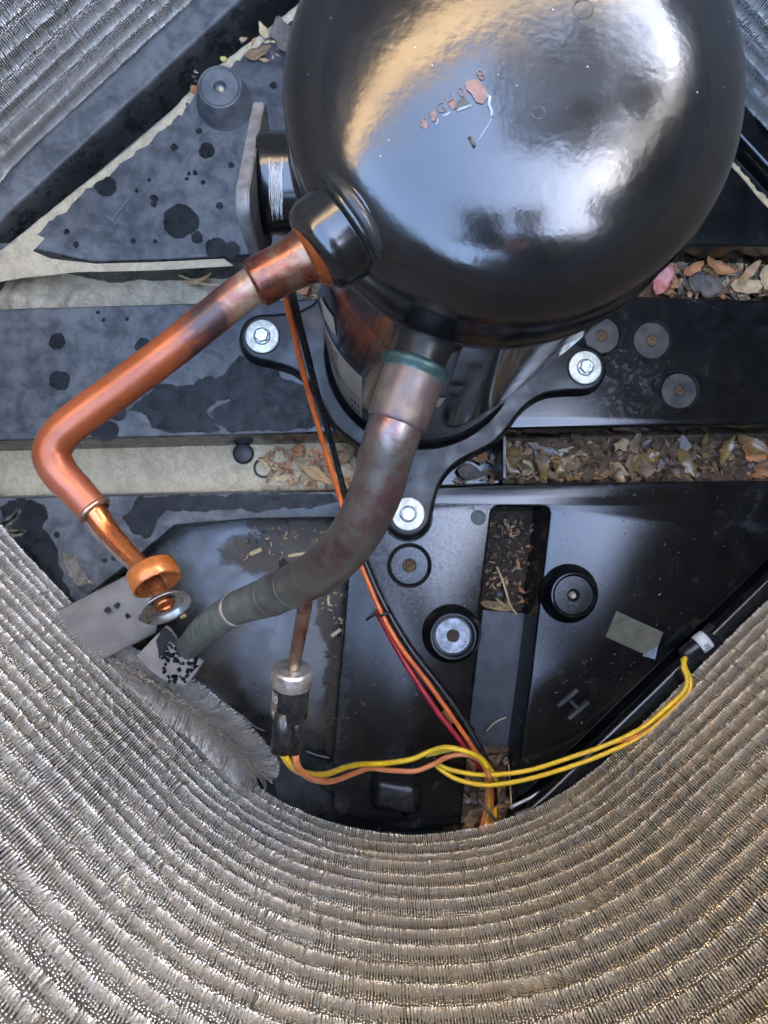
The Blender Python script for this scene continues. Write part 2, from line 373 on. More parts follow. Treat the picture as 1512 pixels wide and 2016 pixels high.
# ------------------------------------------------------------------ plan of the unit: a rounded square
AX = Vector((0.0495, 0.139))                 # compressor axis
CC = Vector((0.050, 0.133)); ROT = math.radians(43.5)
HALF, RC = 0.346, 0.235
def rsquare(half, r, n_arc=24, n_str=10):
    """Rounded square round CC as a closed CCW list of 2D points."""
    pts = []; q = half - r
    for k in range(4):
        a0 = k * PI / 2
        c = Vector((q, q)); c.rotate(Matrix.Rotation(a0, 2))
        for i in range(n_arc):
            t = a0 + PI / 2 * i / n_arc; pts.append(c + Vector((math.cos(t), math.sin(t))) * r)
        c2 = Vector((-q, q)); c2.rotate(Matrix.Rotation(a0, 2)); t = a0 + PI / 2
        A = c + Vector((math.cos(t), math.sin(t))) * r; B = c2 + Vector((math.cos(t), math.sin(t))) * r
        for i in range(n_str): pts.append(A.lerp(B, i / n_str))
    out = []
    for p in pts:
        p = p.copy(); p.rotate(Matrix.Rotation(ROT, 2)); out.append(p + CC)
    return out

# ------------------------------------------------------------------ base pan
pan = thing('base_pan', 'moulded black plastic base pan under the compressor, dusty blue-grey at its left half', 'base pan', (CC.x, CC.y, -0.06))
ZF = -0.055                                           # channel floor
def near_corner(pts, d, both=False):
    out = []
    for p in pts:
        v = p - CC; a = math.degrees(math.atan2(v.y, v.x)); k_ = max(0, min(1, (30 - abs((a % 360) - 200)) / 8))
        if both: k_ = max(k_, max(0, min(1, (19 - abs((a % 360) - 264)) / 7)))
        out.append(p + v.normalized() * d * k_)
    return out
SH = Vector((.0042, -.0042))
RIM_IN = [p + SH for p in near_corner(rsquare(0.3285, 0.160), .045, True)]
PANEL_CLIP = [p + SH for p in near_corner(rsquare(0.323, 0.155), .035)]
def hull(pts):
    ps = sorted((p.x, p.y) for p in pts); h = []
    for half in (ps, ps[::-1]):
        st = []
        for p in half:
            while len(st) > 1 and (st[-1][0] - st[-2][0]) * (p[1] - st[-2][1]) - (st[-1][1] - st[-2][1]) * (p[0] - st[-2][0]) <= 0: st.pop()
            st.append(p)
        h += st[:-1]
    return [Vector(p) for p in h]
PANEL_CLIP = hull(PANEL_CLIP)
bm = bmesh.new()
vs = [bm.verts.new((p.x, p.y, ZF)) for p in rsquare(0.40, 0.28)]; bm.faces.new(vs)
mesh_obj('floor_sheet', bm, M_PAN, pan, False)
def ring_solid(name, inner_pts, outer_pts, prof, mat, parent):
    """Loop profile: list of (t between inner and outer, z)."""
    bm = bmesh.new(); loops = []
    for t, z in prof: loops.append([bm.verts.new((*(a.lerp(b, t)), z)) for a, b in zip(inner_pts, outer_pts)])
    n = len(inner_pts)
    for A, B in zip(loops, loops[1:]):
        for k in range(n): bm.faces.new((A[k], A[(k + 1) % n], B[(k + 1) % n], B[k]))
    bmesh.ops.recalc_face_normals(bm, faces=bm.faces)
    return mesh_obj(name, bm, mat, parent)
rim = ring_solid('outer_rim', RIM_IN, rsquare(0.40, 0.225), [(-.06, ZF - .002), (-0.03, -0.012), (0, 0.0095), (0.02, 0.0114), (0.05, 0.012), (1, 0.012)], M_PAN, pan)

def panel(name, pts, z1=0.0, z0=ZF - 0.003, draft=0.004, bev=0.0022, mat=None, clip=True, parent=None, lbl=None):
    poly = pxpoly(pts, z1)
    if clip: poly = clip_convex(ccw(poly), PANEL_CLIP)
    o = mesh_obj(name, prism(poly, z0, z1, draft, bev), mat or M_PAN, parent or pan)
    flat_split(o, 50)
    if lbl: o['label'] = lbl
    return o
panel('cross_beam', [(-900, 622), (0, 608), (400, 596), (620, 588), (1100, 582), (1260, 583), (1512, 592), (2400, 604), (2400, 842), (1512, 835), (980, 846), (450, 857), (0, 868), (-900, 886)])
panel('raised_panel', [(-600, 486), (40, 484), (180, 516), (330, 511), (470, 503), (700, 492), (1000, 486), (1000, -500), (660, -60), (595, 4), (445, 116), (340, 212), (200, 328), (40, 470), (-100, 570)], 0.0)
panel('raised_panel', [(1000, 478), (1380, 482), (2300, 496), (2300, -800), (1004, -800)], 0.0)
def arc(cx, cy, r, a0, a1, n=5):
    return [(cx + r * math.cos(math.radians(a0 + (a1 - a0) * i / n)), cy + r * math.sin(math.radians(a0 + (a1 - a0) * i / n))) for i in range(n + 1)]
S_PTS = [(-900, 992), (0, 979), (345, 972), (690, 964), (985, 953), (1512, 946), (2400, 935), (2400, 2600), (990, 2600), (1000, 1665)]
S_PTS += [(1045, 1330), (1082, 1014)] + arc(1068, 1012, 14, 0, -90, 4) + arc(982, 1012, 14, -90, -180, 4) + [(946, 1190), (905, 1660), (890, 2600), (655, 2600), (655, 1500), (693, 1020), (500, 1022), (345, 1034), (240, 1120), (60, 1262), (-900, 1800)]
panel('south_panel', S_PTS)
panel('recess_floor', [(300, 1010), (705, 1000), (672, 1500), (672, 1800), (200, 1900), (-500, 1700), (20, 1240)], -0.030, draft=0.0, mat=M_RECESS)
# narrow ribs and beads
def pxtube(pts, r, z, seg=10, n=6): return tube(catmull([P(x, y, z) for x, y in pts], n), r, seg)
mesh_obj('silver_lead', pxtube([(1004, 1590), (1060, 1562), (1130, 1518), (1200, 1458), (1262, 1400), (1330, 1336)], 0.0016, 0.0016), M_LEAD, pan)
mesh_obj('edge_bead', pxtube([(1006, 1607), (1080, 1575), (1160, 1525), (1230, 1470)], 0.0016, 0.010), M_PANCLEAN, pan)
mesh_obj('edge_bead', pxtube([(1395, 1262), (1450, 1208), (1512, 1150), (1600, 1060)], 0.0014, 0.0005), M_PANCLEAN, pan)
for x, y in ((1296, 1371), (1238, 1420), (1333, 1330)):
    mesh_obj('edge_nub', lathe([(0.0, 0.006), (0.0018, 0.0055), (0.0026, 0.004), (0.0028, -0.002)], P(x, y, 0), seg=12), M_PANCLEAN, pan)
mesh_obj('channel_rib', box(P(983, 905, -0.03), (0.0022, 0.036, 0.052)), M_PANCLEAN, pan, False)
mesh_obj('recess_ridge', pxtube([(430, 1405), (447, 1396), (470, 1405), (500, 1430), (522, 1440)], 0.003, -0.028), M_PANCLEAN, pan)
mesh_obj('recess_ridge', pxtube([(600, 1478), (625, 1487), (650, 1492)], 0.0025, -0.022), M_PANCLEAN, pan)
# bump near the coil
mesh_obj('drain_bump', prism(pxpoly(arc(752, 1540, 14, 180, 270, 4) + arc(806, 1550, 14, 270, 360, 4) + arc(806, 1582, 14, 0, 90, 4) + arc(752, 1572, 14, 90, 180, 4)), -0.002, 0.012, 0.006, 0.006, steps=5), M_PANCLEAN, pan)

def boss(x, y, rpx, h=0.0, hole=11, kind='flush', mat=None, disc=None):
    z = h; s = (HC - z) / F; r = rpx * s; hr = hole * s; c = P(x, y, z); m = mat or M_PAN
    if kind == 'flush':
        o = mesh_obj('ring_boss', lathe([(r * 1.12, -0.001), (r * 1.09, 0.0014), (r * 1.03, 0.0022), (r * .98, 0.0016), (r * .93, 0.0004)], (c.x, c.y, 0), seg=56), M_PANCLEAN if m is M_PAN else m, pan)
        mesh_obj('boss_disc', lathe([(r * .93, 0.0003), (r * .9, 0.0011), (hr * 1.15, 0.0011), (hr, 0.0004)], (c.x, c.y, 0), seg=48), disc or M_PAN, o)
        mesh_obj('boss_hole', lathe([(hr * 1.02, 0.0005), (hr * .9, 0.0002), (0, 0.0002)], (c.x, c.y, 0.0003), seg=24), M_MULCH, o)
    elif kind == 'cup':
        o = mesh_obj('raised_boss', lathe([(r * 1.42, -0.003), (r * 1.34, 0.001), (r * 1.22, h * .5), (r * 1.10, h * .92), (r * 1.03, h), (r * .95, h), (r * .90, h - .0015), (r * .88, h - .006), (0, h - .006)], (c.x, c.y, 0), seg=64), m, pan)
        mesh_obj('boss_disc', lathe([(r * .80, h - .0058), (r * .78, h - .0042), (hr * 1.1, h - .0042), (hr, h - .0055)], (c.x, c.y, 0), seg=48), disc or M_PAN, o)
        mesh_obj('boss_hole', lathe([(hr, h - .0056), (hr * .3, h - .0052), (0, h - .005)], (c.x, c.y, 0), seg=20), M_DARKD, o)
    else:
        o = mesh_obj('raised_boss', lathe([(r * 1.46, -0.002), (r * 1.36, 0.0015), (r * 1.22, h * .45), (r * 1.10, h * .88), (r * 1.04, h * .98), (r * .98, h), (r * .93, h - .0008), (r * .90, h - .002)], (c.x, c.y, 0), seg=64), m, pan)
        mesh_obj('boss_disc', lathe([(r * .905, h - .0022), (r * .88, h - .0012), (hr * 1.2, h - .0012), (hr, h - .006), (0, h - .009)], (c.x, c.y, 0), seg=48), disc or M_PAN, o)
        mesh_obj('boss_hole', lathe([(hr * .72, h - .0075), (hr * .45, h - .003), (0, h - .0028)], (c.x + hr * .15, c.y - hr * .15, 0), seg=16), M_TAN, o)
    for q in [o] + list(o.children): flat_split(q, 28)
    return o
M_DISC = simple('dusty_boss_disc', (0.012, 0.0115, 0.011), (0.055, 0.046, 0.034), 0.42, scale=75, bump=0.2, bscale=500)
boss(1282, 671, 39, disc=M_DISC); boss(1336, 770, 38, disc=M_DISC, hole=10); boss(1184, 661, 38, disc=M_DISC)
boss(806, 1113, 40, hole=12)
lab(boss(432, 170, 41, 0.026, 11, 'stud', M_PANGREY, M_PANGREY), 'dusty blue-grey raised boss')
lab(boss(893, 1253, 44, 0.016, 12, 'cup', M_PAN, simple('silvery_boss_disc', (0.30, 0.33, 0.36), (0.12, 0.13, 0.14), 0.35, metal=0.5, scale=140, bump=0.3, bscale=500)), 'raised boss with a scratched silvery disc')
boss(1130, 1172, 43, 0.016, 11, 'stud', M_PAN, M_PAN)
# bolt ring of the south foot, small pin hole, moulded letters
c = P(803, 1018, 0)
mesh_obj('ring_boss', lathe([(0.0215, -0.001), (0.0212, 0.0014), (0.0204, 0.0018), (0.0197, 0.0012), (0.019, 0.0004)], c, seg=56), M_PANCLEAN, pan)
c = P(942, 1019, 0)
o = mesh_obj('pin_boss', lathe([(0.0066, -.0005), (0.0064, 0.0008), (0.0060, 0.001), (0.0056, .0005), (0.0036, 0.0007), (0.0034, 0.0004)], c, seg=32), M_PANGREY, pan)
mesh_obj('boss_hole', lathe([(0.0035, 0.0006), (0.0, 0.0006)], c, seg=20), M_INK, o)
def bars(name, segs, wpx, z, h, mat):
    bm = bmesh.new()
    for (x0, y0), (x1, y1) in segs:
        a, b = P(x0, y0, z), P(x1, y1, z); d = b - a
        box((a + b) / 2 + Vector((0, 0, h / 2)), (d.length, wpx * (HC - z) / F, h), Vector((1, 0, 0)).rotation_difference(d), bm, 0.0004)
    return mesh_obj(name, bm, mat, pan, False)
rr = random.Random(31); bm = bmesh.new()
for _ in range(420):
    x, y = rr.uniform(640, 1500), rr.uniform(960, 1640)
    if (x - 713) * .737 + (y - 1022) * .676 > 600 or 905 < x < 1085: continue
    s_ = rr.uniform(.00018, .00055) * rr.choice((1, 1, 1, 1.8))
    bmesh.ops.create_icosphere(bm, subdivisions=1, radius=s_, matrix=Matrix.Translation(P(x, y, .0002)) @ Matrix.Rotation(rr.uniform(0, 3), 4, 'Z') @ Matrix.Diagonal((rr.uniform(1, 2.4), .8, .5, 1)))
o = mesh_obj('grit', bm, simple('pale_grit', (0.16, 0.145, 0.12), (0.07, 0.065, 0.055), .8, scale=200), pan, False); o['kind'] = 'stuff'
bars('moulded_letter', [((220, 437), (255, 393)), ((213, 427), (233, 444))], 4.5, -0.0003, 0.0022, M_PANGREY)
bars('moulded_letter', [((1098, 1390), (1136, 1358)), ((1119, 1414), (1158, 1381)), ((1122, 1379), (1137, 1394))], 6, -0.0003, 0.003, simple('pan_scuffed', (0.05, 0.05, 0.05), (0.02, 0.02, 0.02), 0.4, scale=150))
bars('moulded_letter', [((922, 1003), (931, 996)), ((931, 996), (934, 1006)), ((926, 1001), (934, 1002))], 2.2, -0.0003, 0.0012, M_PANCLEAN)

# wet spots and patches on the dusty side
def blob(cx, cy, r, z=0.0, seed=0, rough=0.10, stretch=1.0, rot=0.0, n=40):
    ph = seed * 17.3; out = []
    for k in range(n):
        a = 2 * PI * k / n
        q = 1 + rough * (noise.noise((math.cos(a) * 1.3 + ph, math.sin(a) * 1.3, ph)) * 1.6 + 0.6 * noise.noise((math.cos(a) * 4 + ph, math.sin(a) * 4, ph)))
        x, y = r * q * math.cos(a) * stretch, r * q * math.sin(a)
        out.append((cx + x * math.cos(rot) - y * math.sin(rot), cy + x * math.sin(rot) + y * math.cos(rot)))
    return out
DZ = [0]
def jag(pts, amp, seed, step=7.0):
    out = []
    for i in range(len(pts)):
        (x0, y0), (x1, y1) = pts[i - 1], pts[i]; n = max(1, int(math.hypot(x1 - x0, y1 - y0) / step))
        for k_ in range(n):
            t = k_ / n; x, y = x0 + (x1 - x0) * t, y0 + (y1 - y0) * t
            out.append((x + amp * noise.noise((x * .06, y * .06, seed)) * 1.6 + amp * .5 * noise.noise((x * .25, y * .25, seed)), y + amp * noise.noise((y * .06, x * .06, seed + 9)) * 1.6))
    return out
def decal(name, pts, z, mat, parent=pan, feather=4.5, jitter=0.0):
    """Thin stain sheet on a surface; the 'edge' attribute falls to 0 at its outline so the stain fades out."""
    DZ[0] = (DZ[0] + 1) % 23; z = z + DZ[0] * 0.00002
    if jitter: pts = jag(pts, jitter, DZ[0])
    bm = bmesh.new(); p = ccw(pxpoly(pts, z)); f_ = feather * (HC - z) / F
    outer = offset_poly(p, f_ * .6); inner = offset_poly(p, -f_ * .6)
    lay = bm.verts.layers.float.new('edge')
    vo = [bm.verts.new((q.x, q.y, z)) for q in outer]; vs = [bm.verts.new((q.x, q.y, z)) for q in inner]
    for v in vs: v[lay] = 1.0
    n = len(p)
    for k_ in range(n): bm.faces.new((vo[k_ - 1], vo[k_], vs[k_], vs[k_ - 1]))
    for t in geometry.tessellate_polygon([[v.co.copy() for v in vs]]):
        try: bm.faces.new([vs[i] for i in t])
        except ValueError: pass
    for f in bm.faces:
        f.normal_update()
        if f.normal.z < 0: f.normal_flip()
    return mesh_obj(name, bm, mat, parent, False)
k = 0
for x, y, r in ((355, 435, 33), (210, 367, 20), (407, 297, 15), (343, 290, 6), (305, 390, 5), (304, 402, 5), (392, 258, 5), (131, 456, 5), (150, 482, 5), (262, 474, 4), (372, 342, 3), (384, 340, 4), (368, 352, 3), (400, 359, 4),
                (388, 468, 11), (425, 488, 20), (455, 492, 16), (432, 405, 6), (538, 168, 6), (294, 354, 3), (269, 375, 3), (300, 388, 4), (305, 475, 3), (455, 325, 5)):
    k += 1; decal('wet_spot', blob(x, y, r, seed=k), 0.0003, M_WET)
for x, y, r, st, ro in ((112, 672, 15, 1, 0), (118, 749, 19, 1.05, 0), (282, 682, 15, 1.1, 0), (330, 778, 22, 1.3, .2), (206, 848, 20, 1.4, 0), (232, 812, 16, 1, 0), (250, 628, 3, 1, 0), (204, 630, 3, 1, 0), (193, 615, 3, 1, 0)):
    k += 1; decal('wet_spot', blob(x, y, r, seed=k, stretch=st, rot=ro), 0.0003, M_WET)
decal('wet_patch', [(292, 772), (330, 760), (380, 757), (408, 742), (430, 748), (470, 700), (520, 712), (560, 745), (600, 760), (640, 770), (640, 838), (560, 846), (450, 849), (428, 835), (415, 815), (428, 800), (455, 792), (452, 785), (425, 790), (408, 808), (412, 820), (432, 848), (330, 852), (300, 838), (280, 808), (255, 808)], 0.0003, M_WET, pan, 5, 4)
decal('wet_patch', [(0, 1000), (18, 985), (60, 984), (92, 996), (94, 1010), (82, 1040), (102, 1060), (112, 1085), (122, 1140), (150, 1190), (100, 1225), (60, 1240), (-60, 1200), (-60, 1080), (0, 1060), (15, 1040)], 0.0003, M_WET, pan, 5, 5)
decal('wet_patch', [(270, 980), (400, 975), (560, 972), (660, 972), (664, 990), (610, 998), (500, 1004), (420, 1004), (350, 1008), (330, 1000), (318, 1010), (305, 1040), (288, 1062), (262, 1050), (246, 1018), (258, 1006)], 0.0003, M_WET, pan, 5, 5)
for x, y, r in ((206, 1104, 4), (224, 1100, 4), (112, 1053, 5)):
    k += 1; decal('wet_spot', blob(x, y, r, seed=k), 0.0004, M_WET)
M_SMEAR = soft(soil('dust_smear', (0.22, 0.20, 0.15), (0.15, 0.14, 0.115), (0.26, 0.24, 0.19), 160))
# pale dried dust smears
for pts in ([(128, 1095), (145, 1098), (160, 1120), (175, 1150), (150, 1152), (134, 1130)], [(5, 1030), (38, 1008), (40, 1012), (12, 1036), (44, 1044), (40, 1052), (0, 1055)]):
    decal('dust_smear', pts, 0.0006, M_SMEAR, pan, 12, 5)

# ------------------------------------------------------------------ dirt in the channels
def dirt_patch(name, pts, z, mat, amp, sc, nx=90, ny=24, label='', seed=0, edge=0.25):
    """A lumpy sheet over a quad of pixels (tl, tr, br, bl)."""
    q = [P(x, y, z) for x, y in pts]; bm = bmesh.new(); g = []
    for j in range(ny + 1):
        row = []
        for i in range(nx + 1):
            u, v = i / nx, j / ny
            p = q[0].lerp(q[1], u).lerp(q[3].lerp(q[2], u), v)
            h = noise.fractal(Vector((p.x * sc + seed, p.y * sc, seed)), 0.9, 2.1, 5) * amp + abs(noise.noise((p.x * sc * .6, p.y * sc * .6, seed + 3))) * amp
            e = min(min(v, 1 - v) / edge, 1)
            row.append(bm.verts.new((p.x, p.y, p.z + h * e)))
        g.append(row)
    for j in range(ny):
        for i in range(nx): bm.faces.new((g[j][i], g[j + 1][i], g[j + 1][i + 1], g[j][i + 1]))
    o = mesh_obj(name, bm, mat, None); return tag(o, label, 'dirt', kind='stuff')
dirt_patch('caked_dirt', [(-120, 530), (640, 520), (640, 660), (-120, 660)], -0.047, M_LUMPY, 0.0075, 42, 150, 36, 'caked grey-tan dirt filling the channel above the cross beam at left', 1)
dirt_patch('settled_dust', [(-120, 860), (700, 850), (700, 985), (-120, 985)], -0.051, M_TAN, 0.0016, 30, 120, 24, 'smooth pale dust in the channel below the cross beam at left', 2)
dirt_patch('leaf_mulch', [(988, 840), (1700, 830), (1700, 970), (988, 970)], -0.046, M_MULCH, 0.008, 55, 150, 36, 'damp brown mulch in the channel below the cross beam at right', 3)
dirt_patch('leaf_mulch', [(1200, 500), (1800, 500), (1800, 620), (1200, 620)], -0.050, M_MULCH, 0.007, 50, 90, 26, 'dry leaf mulch in the channel above the cross beam at right', 4)
dirt_patch('slot_dirt', [(925, 995), (1075, 995), (1060, 1260), (905, 1260)], -0.050, M_DARKD, 0.004, 60, 44, 70, 'dark matted dirt in the upper end of the slot', 5)
dirt_patch('slot_dirt', [(893, 1470), (1010, 1470), (1004, 1800), (850, 1800)], -0.036, M_MULCH, 0.006, 60, 40, 60, 'matted brown fibres in the lower end of the slot by the coil', 6)
# pale dirt line lying in the groove of the far left rim and of the right rim
def dirt_line(pts, wpx, seed, name='dirt_line', label='', z=0.0, mat=None):
    c = catmull([P(x, y, z).to_3d() for x, y in pts], 14); bm = bmesh.new(); prev = None
    for i, p in enumerate(c):
        t = ((c[min(i + 1, len(c) - 1)] - c[max(i - 1, 0)])).normalized(); n = Vector((-t.y, t.x, 0)); row = []
        wd = wpx * HC / F
        w2 = wd * (0.75 + 0.9 * noise.fractal(Vector((i * 0.16, seed, 0)), .8, 2, 5))
        for f_, hh in ((-0.9, -0.004), (-0.5, 0.0008), (0.0, 0.002), (0.6, 0.0012), (1, -0.0004)):
            off = f_ * (w2 if f_ > 0 else wd * .7)
            row.append(bm.verts.new(p - n * off + Vector((0, 0, hh + 0.0008 * noise.noise((i * .7, f_ * 5, seed))))))
        if prev:
            for a in range(len(row) - 1): bm.faces.new((prev[a], prev[a + 1], row[a + 1], row[a]))
        prev = row
    bmesh.ops.recalc_face_normals(bm, faces=bm.faces)
    o = mesh_obj(name, bm, mat or M_TAN, None); return tag(o, label, 'dirt', kind='stuff')
dirt_line([(-60, 545), (20, 486), (120, 405), (230, 318), (340, 224), (372, 190), (445, 126), (520, 70), (600, 6)], 15, 3.0, label='ragged pale dirt line along the groove inside the far left rim')
dirt_line([(1700, 560), (1560, 450), (1500, 392), (1470, 355), (1440, 322)], 9, 5.0, label='ragged pale dirt line along the groove inside the far right rim', mat=M_LEAVES[2])
# caked corner at the left end of the far panel
tag(decal('dried_mud', [(-40, 560), (-10, 520), (60, 460), (84, 470), (60, 495), (100, 512), (190, 522), (300, 519), (440, 512), (455, 522), (300, 530), (150, 533), (40, 545)], 0.0009, M_TAN, None), 'pale dried mud along the lower lip of the far left panel', 'dirt', kind='stuff')

# leaves, chips and twigs
def leaf_bm(L, W, curl, seed, bm=None, jag=0.22):
    bm = bm or bmesh.new(); n = 7; top = []; rr = random.Random(seed); rows = []
    for i in range(n + 1):
        t = i / n; w_ = W * (math.sin(PI * min(1, t * .96 + .03)) ** 0.8) * (1 + jag * rr.uniform(-1.6, 1.6))
        zc = curl * (t - .5) ** 2 * 4 * L * .3 + L * .03 * rr.uniform(-1, 1)
        rows.append([Vector(((t - .5) * L, s * w_ / 2, zc + abs(s) * W * curl * .35 * rr.uniform(.4, 1.4))) for s in (-1, -.5, 0, .5, 1)])
    vs = [[bm.verts.new(p) for p in r] for r in rows]
    for a, b in zip(vs, vs[1:]):
        for k in range(4): bm.faces.new((a[k], b[k], b[k + 1], a[k + 1]))
    return bm
def leaf(name, x, y, z, lpx, wpx, ang, mat, label, cat='leaf', curl=0.5, seed=1, tilt=0.15, group=None):
    s = (HC - z) / F; bm = leaf_bm(lpx * s, wpx * s, curl, seed)
    rr = random.Random(seed)
    R = Matrix.Rotation(math.radians(-ang), 4, 'Z') @ Matrix.Rotation(rr.uniform(-tilt, tilt), 4, 'X') @ Matrix.Rotation(rr.uniform(-tilt, tilt), 4, 'Y')
    bmesh.ops.transform(bm, matrix=Matrix.Translation(P(x, y, z)) @ R, verts=bm.verts)
    o = mesh_obj(name, bm, mat, None, origin=P(x, y, z))
    so = o.modifiers.new('thick', 'SOLIDIFY'); so.thickness = 0.0005
    return tag(o, label, cat, group)
ZL = -0.036
leaf('dry_leaf', 1305, 552, ZL, 62, 44, 115, M_PINK, 'pinkish red leaf tucked beside the black dome at right', seed=2, curl=.2)
leaf('bark_chip', 1385, 562, ZL, 70, 44, 20, M_BARK, 'grey bark chip among the dry leaves at right', 'bark chip', seed=3, curl=.25)
leaf('dry_leaf', 1415, 530, ZL + .004, 64, 26, 28, M_LEAVES[1], 'rusty orange curled leaf above the grey bark chip', seed=4, curl=.8)
leaf('dry_leaf', 1362, 532, ZL + .004, 44, 22, 150, M_LEAVES[1], 'small rusty leaf left of the curled orange leaf', seed=5, curl=.7)
leaf('dry_leaf', 1472, 540, ZL + .004, 62, 18, 132, M_LEAVES[0], 'narrow tan leaf slanting over the litter near the right edge', seed=6, curl=.5)
leaf('dry_leaf', 1468, 565, ZL, 60, 40, 5, M_LEAVES[2], 'broad straw coloured leaf under the narrow tan leaf', seed=7, curl=.3)
leaf('dry_leaf', 1506, 550, ZL, 50, 36, 70, M_LEAVES[2], 'straw coloured leaf at the right edge of the frame beside the litter', seed=8, curl=.5)
leaf('dry_leaf', 1482, 888, -0.036, 54, 42, 15, M_LEAVES[1], 'round orange-brown leaf in the lower right channel', seed=9, curl=.6)
leaf('dry_leaf', 1022, 915, -0.038, 64, 48, 30, M_AMBER, 'wet amber leaf at the left end of the lower right channel', seed=10, curl=.3, tilt=.25)
leaf('dry_leaf', 1110, 895, -0.038, 56, 44, -20, M_AMBER, 'wet olive leaf second from the left in the lower right channel', seed=11, curl=.3, tilt=.25)
leaf('dry_leaf', 1222, 880, -0.036, 36, 26, 120, M_LEAVES[0], 'small tan leaf standing near the beam in the lower right channel', seed=12, curl=.5)
leaf('dry_leaf', 1215, 925, -0.037, 46, 22, 30, M_LEAVES[0], 'pointed brown leaf on the mulch in the middle of the lower right channel', seed=13, curl=.6)
leaf('dry_leaf', 1500, 932, -0.036, 70, 16, -3, M_LEAVES[1], 'thin orange sliver lying along the panel edge at right', seed=14, curl=.2)
leaf('dry_leaf', 1165, 936, -0.036, 60, 14, 4, M_LEAVES[1], 'thin brown sliver along the panel edge under the wet leaves', seed=15, curl=.2)
leaf('leaf_scrap', 880, 1410, 0.002, 30, 28, 60, M_LEAVES[1], 'small rust leaf scrap lying beside the red wire', 'leaf scrap', seed=16, curl=.6)
leaf('leaf_scrap', 1356, 1391, 0.016, 28, 16, -50, M_LEAVES[1], 'rust leaf scrap wedged between the rim and the right coil', 'leaf scrap', seed=17, curl=.4)
leaf('leaf_scrap', 384, 178, 0.003, 20, 14, 40, M_LEAVES[1], 'tiny orange leaf scrap at the foot of the dusty boss', 'leaf scrap', seed=18)
leaf('leaf_scrap', 519, 62, 0.004, 34, 15, 65, M_LEAVES[2], 'straw leaf scrap upright in the litter behind the dome', 'leaf scrap', seed=19)
leaf('dry_leaf', 508, 105, 0.004, 56, 20, -25, M_LEAVES[3], 'brown curled leaf in the litter behind the dome', seed=20, curl=.5)
leaf('dry_leaf', 556, 75, 0.003, 70, 40, 75, M_BARK, 'greyish dead leaf pressed against the dome at the far rim', seed=21, curl=.4)
leaf('leaf_scrap', 441, 117, 0.004, 14, 10, 10, simple('yellow_petal', (0.5, 0.4, 0.1), (0.4, 0.32, 0.1), 0.6), 'tiny yellow petal in the far left dirt line', 'leaf scrap', seed=22)
leaf('dry_leaf', 596, 566, -0.03, 30, 34, 60, M_LEAVES[1], 'orange leaf showing between the copper collar and the shell', seed=23, curl=.4)
leaf('dry_leaf', 625, 935, -0.044, 70, 20, 30, M_LEAVES[0], 'long tan leaf blade in the lower left channel near the orange wire', seed=24, curl=.4)
leaf('dry_leaf', 590, 888, -0.044, 26, 24, 10, M_LEAVES[1], 'small round leaf bit above the long tan blade', seed=25, curl=.4)
leaf('dry_leaf', 660, 905, -0.044, 70, 26, -15, M_LEAVES[3], 'dark brown leaf beside the orange wire in the lower left channel', seed=26, curl=.3)
leaf('dry_leaf', 395, 553, -0.036, 54, 10, 160, M_LEAVES[0], 'shrivelled tan leaf on the caked dirt near the copper pipe', seed=27, curl=.9)
leaf('dry_leaf', 948, 898, -0.045, 26, 20, 40, M_LEAVES[1], 'small orange leaf in the dark gap beside the channel rib', seed=28, curl=.4)
leaf('bark_chip', 926, 930, -0.045, 50, 30, 10, M_BARK, 'grey bark chip in the dark gap beside the bracket', 'bark chip', seed=29, curl=.3)
leaf('tape_scrap', 978, 1193, -0.044, 66, 22, 12, leafm('gold_fibre', (0.34, 0.22, 0.07), (0.2, 0.13, 0.05)), 'golden fibre clump across the slot below the dirt', 'fibre scrap', seed=30, curl=.3)
def twig(name, pts, r, mat, label, zs=None, cat='twig'):
    z = zs if zs is not None else 0.002
    o = mesh_obj(name, tube(catmull([P(x, y, z) for x, y in pts], 5), r, 6), mat, None, origin=P(*pts[0], z)); return tag(o, label, cat)
twig('twig', [(978, 1116), (992, 1150), (1004, 1190), (1018, 1210)], 0.0011, M_LEAVES[2], 'thin straw coloured stalk lying across the slot dirt', -0.04)
twig('twig', [(957, 1440), (975, 1422), (997, 1412)], 0.0006, M_STRAW, 'hair-thin straw on the grey slot strip', -0.033)
twig('twig', [(350, 540), (372, 550), (395, 558), (440, 562)], 0.0012, M_STRAW, 'pale straw stalk on the caked dirt behind the copper pipe', -0.036)
twig('twig', [(1258, 880), (1275, 905), (1292, 926)], 0.0008, M_LEAVES[3], 'dark thin twig on the mulch in the lower right channel', -0.034)
twig('twig', [(1001, 1505), (1004, 1540), (1007, 1590)], 0.0006, M_STRAW, 'hair-thin stalk standing at the corner of the slot and the rim', 0.002)
twig('wood_chip', [(493, 1091), (515, 1081)], 0.0022, M_STRAW, 'pale wood chip in the recess left of the pipe bend', -0.027, 'wood chip')
twig('wood_chip', [(568, 1095), (606, 1088)], 0.0016, M_STRAW, 'longer pale splinter nearest the pipe bend in the recess', -0.027, 'wood chip')
twig('wood_chip', [(653, 1252), (671, 1239)], 0.0018, simple('white_chip', (0.62, 0.58, 0.48), (0.5, 0.46, 0.38), 0.6), 'whitish splinter by the recess edge below the pipe', -0.027, 'wood chip')
twig('wood_chip', [(646, 1178), (648, 1192)], 0.0014, M_STRAW, 'tiny pale chip under the pipe bend', -0.027, 'wood chip')
twig('wood_chip', [(667, 1216), (675, 1223)], 0.0014, M_STRAW, 'tiny pale chip above the whitish splinter', -0.027, 'wood chip')
twig('wood_chip', [(356, 1216), (366, 1211)], 0.0018, M_STRAW, 'tiny pale chip beside the flared washer', -0.027, 'wood chip')
M_WETBARK = leafm('wet_brown_bark', (0.10, 0.065, 0.04), (0.05, 0.034, 0.022), 0.35)
